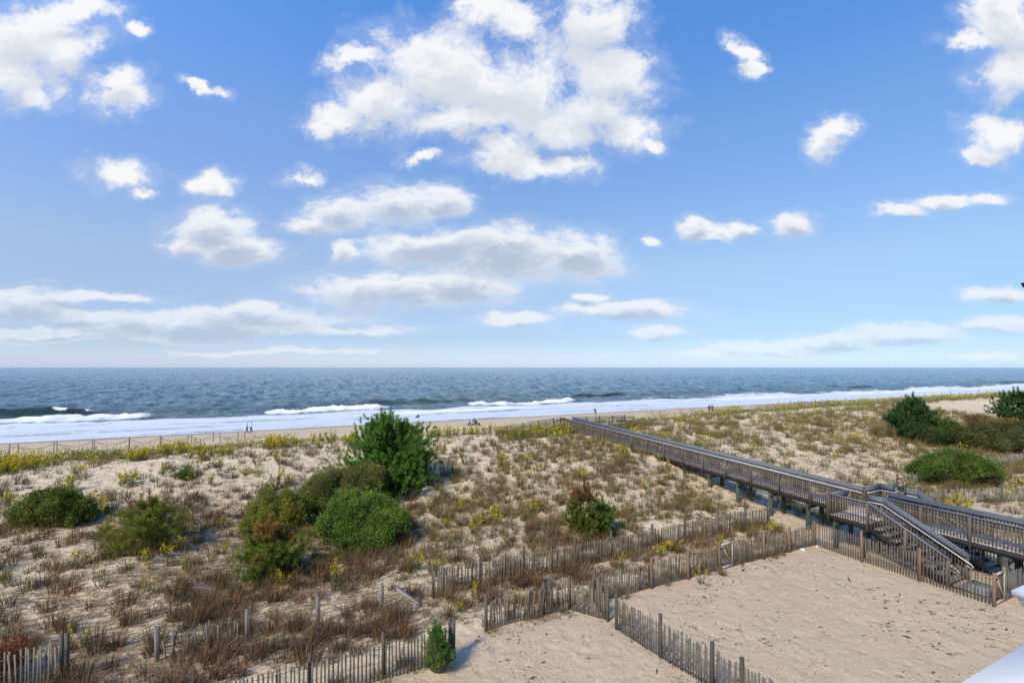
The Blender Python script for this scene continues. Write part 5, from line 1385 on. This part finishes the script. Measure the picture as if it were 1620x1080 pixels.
def standing(lean=0.0, arm_f=.0, stride=0.0, bend=0.0):
    y = lean
    return dict(pelvis=(0, 0, .94), chest=(0, y * .6, 1.28), neck=(0, y, 1.48), head=(0, y + .03, 1.63),
                shl=(-.19, y * .8, 1.40), shr=(.19, y * .8, 1.40), ell=(-.24, y * .7 - .03 + arm_f, 1.13), elr=(.24, y * .7 - .03 - arm_f, 1.13),
                wrl=(-.23, y * .6 + .08 + arm_f * 1.7, .90), wrr=(.23, y * .6 + .08 - arm_f * 1.7, .90),
                hipl=(-.09, 0, .90), hipr=(.09, 0, .90), knel=(-.10, .03 - stride * .5, .49), kner=(.10, .03 + stride * .5, .49),
                ankl=(-.10, -stride, .085), ankr=(.10, stride * .9, .075))

def build_people():
    Z = 4.35
    # the man at the railing, leaning forward on his forearms, hands clasped
    man = dict(pelvis=(0, -.06, .94), chest=(0, .05, 1.29), neck=(0, .12, 1.48), head=(.01, .17, 1.63), face=(.25, 1, -.08),
               shl=(-.20, .09, 1.41), shr=(.20, .09, 1.41), ell=(-.27, .22, 1.14), elr=(.27, .22, 1.14), wrl=(-.07, .44, 1.12), wrr=(.07, .44, 1.13),
               hipl=(-.10, -.06, .88), hipr=(.10, -.06, .88), knel=(-.12, .0, .48), kner=(.12, -.02, .48), ankl=(-.13, -.08, .08), ankr=(.13, -.10, .08))
    hd = math.atan2(-U[1] * .8 - N[1] * .05, -U[0] * .8 - N[0] * .05)
    person('man in a dark green long-sleeved sweater leaning on the boardwalk railing', W(29.72, 13.62, Z), hd, man, (.045, .085, .06), (.05, .055, .07), (.05, .03, .02), skin=(.47, .25, .18))
    # a pair walking by the water
    a, s = to_as(-45.2, 81.4); g = ground(a, s)
    ang = ANG
    person('person in a pale blue top and dark trousers walking beside another along the water', W(a - .28, s - .1, g), ang, standing(.05, .12, .22), (.33, .48, .62), (.06, .09, .16), (.10, .06, .04))
    person('person in a white top and navy trousers walking arm to arm on the wet sand', W(a + .34, s + .25, g), ang, standing(.05, -.12, -.22), (.66, .68, .70), (.04, .07, .16), (.12, .09, .05))
    # runner
    x = (942 - 810) / 750 * 110; a, s = to_as(x, 110.0); g = ground(a, s)
    run = dict(pelvis=(0, 0, .95), chest=(0, .10, 1.28), neck=(0, .17, 1.48), head=(0, .21, 1.63), shl=(-.18, .13, 1.40), shr=(.18, .13, 1.40),
               ell=(-.24, -.12, 1.20), elr=(.24, .24, 1.17), wrl=(-.20, .05, 1.06), wrr=(.16, .42, 1.33), hipl=(-.09, 0, .91), hipr=(.09, 0, .91),
               knel=(-.10, .32, .62), kner=(.10, -.10, .50), ankl=(-.10, .22, .22), ankr=(.10, -.48, .34), toel=(-.10, .36, .17), toer=(.10, -.52, .22))
    person('runner in dark clothing striding along the edge of the surf', W(a, s, g - .12), ang + math.pi, run, (.03, .03, .035), (.03, .03, .04), (.05, .035, .03), shorts=True, long_sleeves=False, scale=1.1)
    # two dark figures near the dune
    for px, dx, c, lab in ((1122, 0, (.025, .025, .03), 'person in a black jacket walking on the beach beyond the goldenrod'), (1127.5, .1, (.12, .12, .13), 'person in a dark grey jacket, right-hand one of the pair on the far beach')):
        D = 99.0; a, s = to_as((px - 810) / 750 * D, D); g = ground(a, s)
        person(lab, W(a, s + dx, g), ang + 1.2, standing(.05, .1, .15), c, (.035, .035, .045), (.05, .04, .03), hood=c if dx == 0 else None)
    # seated pair of chairs on the beach, one taken
    D = 86.0; a, s = to_as((751 - 810) / 750 * D, D); g = ground(a, s)
    sit = dict(pelvis=(0, -.12, .42), chest=(0, -.02, .78), neck=(0, .08, .98), head=(0, .15, 1.11), shl=(-.19, .02, .92), shr=(.19, .02, .92), ell=(-.25, .22, .70), elr=(.25, .22, .70),
               wrl=(-.12, .42, .62), wrr=(.12, .42, .62), hipl=(-.1, -.10, .40), hipr=(.1, -.10, .40), knel=(-.12, .36, .48), kner=(.12, .36, .48), ankl=(-.12, .42, .08), ankr=(.12, .42, .08))
    seat_h = ang + math.pi / 2 + .2
    person('person in a dark hooded jacket sitting low on the beach beside a blue chair', W(a, s, g), seat_h, sit, (.035, .045, .07), (.20, .16, .13), (.04, .03, .03), hood=(.035, .045, .07), scale=1.15)
    def chair(label, a, s, h, col):
        g = ground(a, s); root = thing('beach_chair', label, 'chair', W(a, s, g))
        R_ = Matrix.Rotation(h - math.pi / 2, 3, 'Z'); O = W(a, s, g); P = lambda x, y, z: O + R_ @ Vector((x, y, z))
        m = MB()
        for k in range(6): m.box(P(-.29, .30 - k * .1, .30 - k * .018), P(.29, .30 - k * .1, .30 - k * .018), .104, .02, jit(col, .06))
        m.build('seat', M['cloth'], root)
        m = MB()
        for k in range(7): m.box(P(-.29, -.26 - k * .042, .24 + k * .10), P(.29, -.26 - k * .042, .24 + k * .10), .02, .108, jit(col, .06))
        m.build('backrest', M['cloth'], root)
        m = MB()
        for x in (-.32, .32):
            m.tube([P(x, -.58, .95), P(x, -.24, .22), P(x, .10, .02)], .016, (.45, .45, .45), 6); m.tube([P(x, .36, .32), P(x, -.24, .22)], .016, (.45, .45, .45), 6); m.tube([P(x, .36, .32), P(x, -.2, .02)], .016, (.45, .45, .45), 6); m.tube([P(x, -.42, .56), P(x, .30, .50), P(x, .34, .32)], .018, (.4, .4, .4), 6)
        m.build('frame', M['pipe'], root)
    chair('low chair of mid-blue cloth standing empty on the beach by the seated person', a - 1.45, s - .1, seat_h + .5, (.06, .17, .40))
    chair('dark chair under the hooded person on the beach', a, s - .05, seat_h, (.07, .10, .16))
    m = MB(); c = W(a - .75, s - .3, ground(a - .75, s - .3))
    m.tube([c + Vector((-.3, 0, .16)), c + Vector((-.2, 0, .2)), c + Vector((.2, 0, .2)), c + Vector((.3, 0, .16))], [.10, .17, .17, .10], (.05, .15, .38), 10)
    root = thing('beach_bag', 'blue bag lying between the blue chair and the seated person', 'bag', c); m.build('bag_body', M['cloth'], root, True)
    m = MB(); m.tube([c + Vector((-.15, 0, .34)), c + Vector((-.1, 0, .5)), c + Vector((.1, 0, .5)), c + Vector((.15, 0, .34))], .018, (.04, .10, .25), 6); m.build('handle', M['cloth'], root)
    c = W(a + .75, s - .2, ground(a + .75, s - .2)); m = MB()
    m.tube([c + Vector((0, 0, .02)), c + Vector((0, 0, .22)), c + Vector((0, .02, .40)), c + Vector((0, .03, .46))], [.20, .23, .17, .07], (.03, .03, .035), 10)
    root = thing('beach_bag', 'black rucksack standing on the sand right of the seated person', 'bag', c); m.build('bag_body', M['cloth'], root, True)
    m = MB(); m.tube([c + Vector((-.1, -.2, .1)), c + Vector((-.1, -.27, .25)), c + Vector((-.08, -.16, .42))], .025, (.02, .02, .02), 6); m.build('strap', M['cloth'], root)
    # pale litter in the yard's far corner
    for px, py, lab in ((1270, 871, 'crumpled white scrap on the sand at the far corner of the yard'), (1295, 866, 'small pale scrap of litter by the corner post of the yard')):
        a, s, D = hit(px, py); g = ground(a, s); m = MB()
        for k in range(7):
            d = rand_dirs(1, .3)[0] * .09; o = np.array(W(a, s, g + .03)) + rng.normal(0, .05, 3) * np.array([1, 1, .3]); e = rand_dirs(1, .2)[0] * .09
            m.add([o, o + d, o + d + e, o + e], [(0, 1, 2, 3)], (.7, .7, .7))
        tag(m.build('paper_scrap', M['cloth']), lab, 'litter')

build_people()
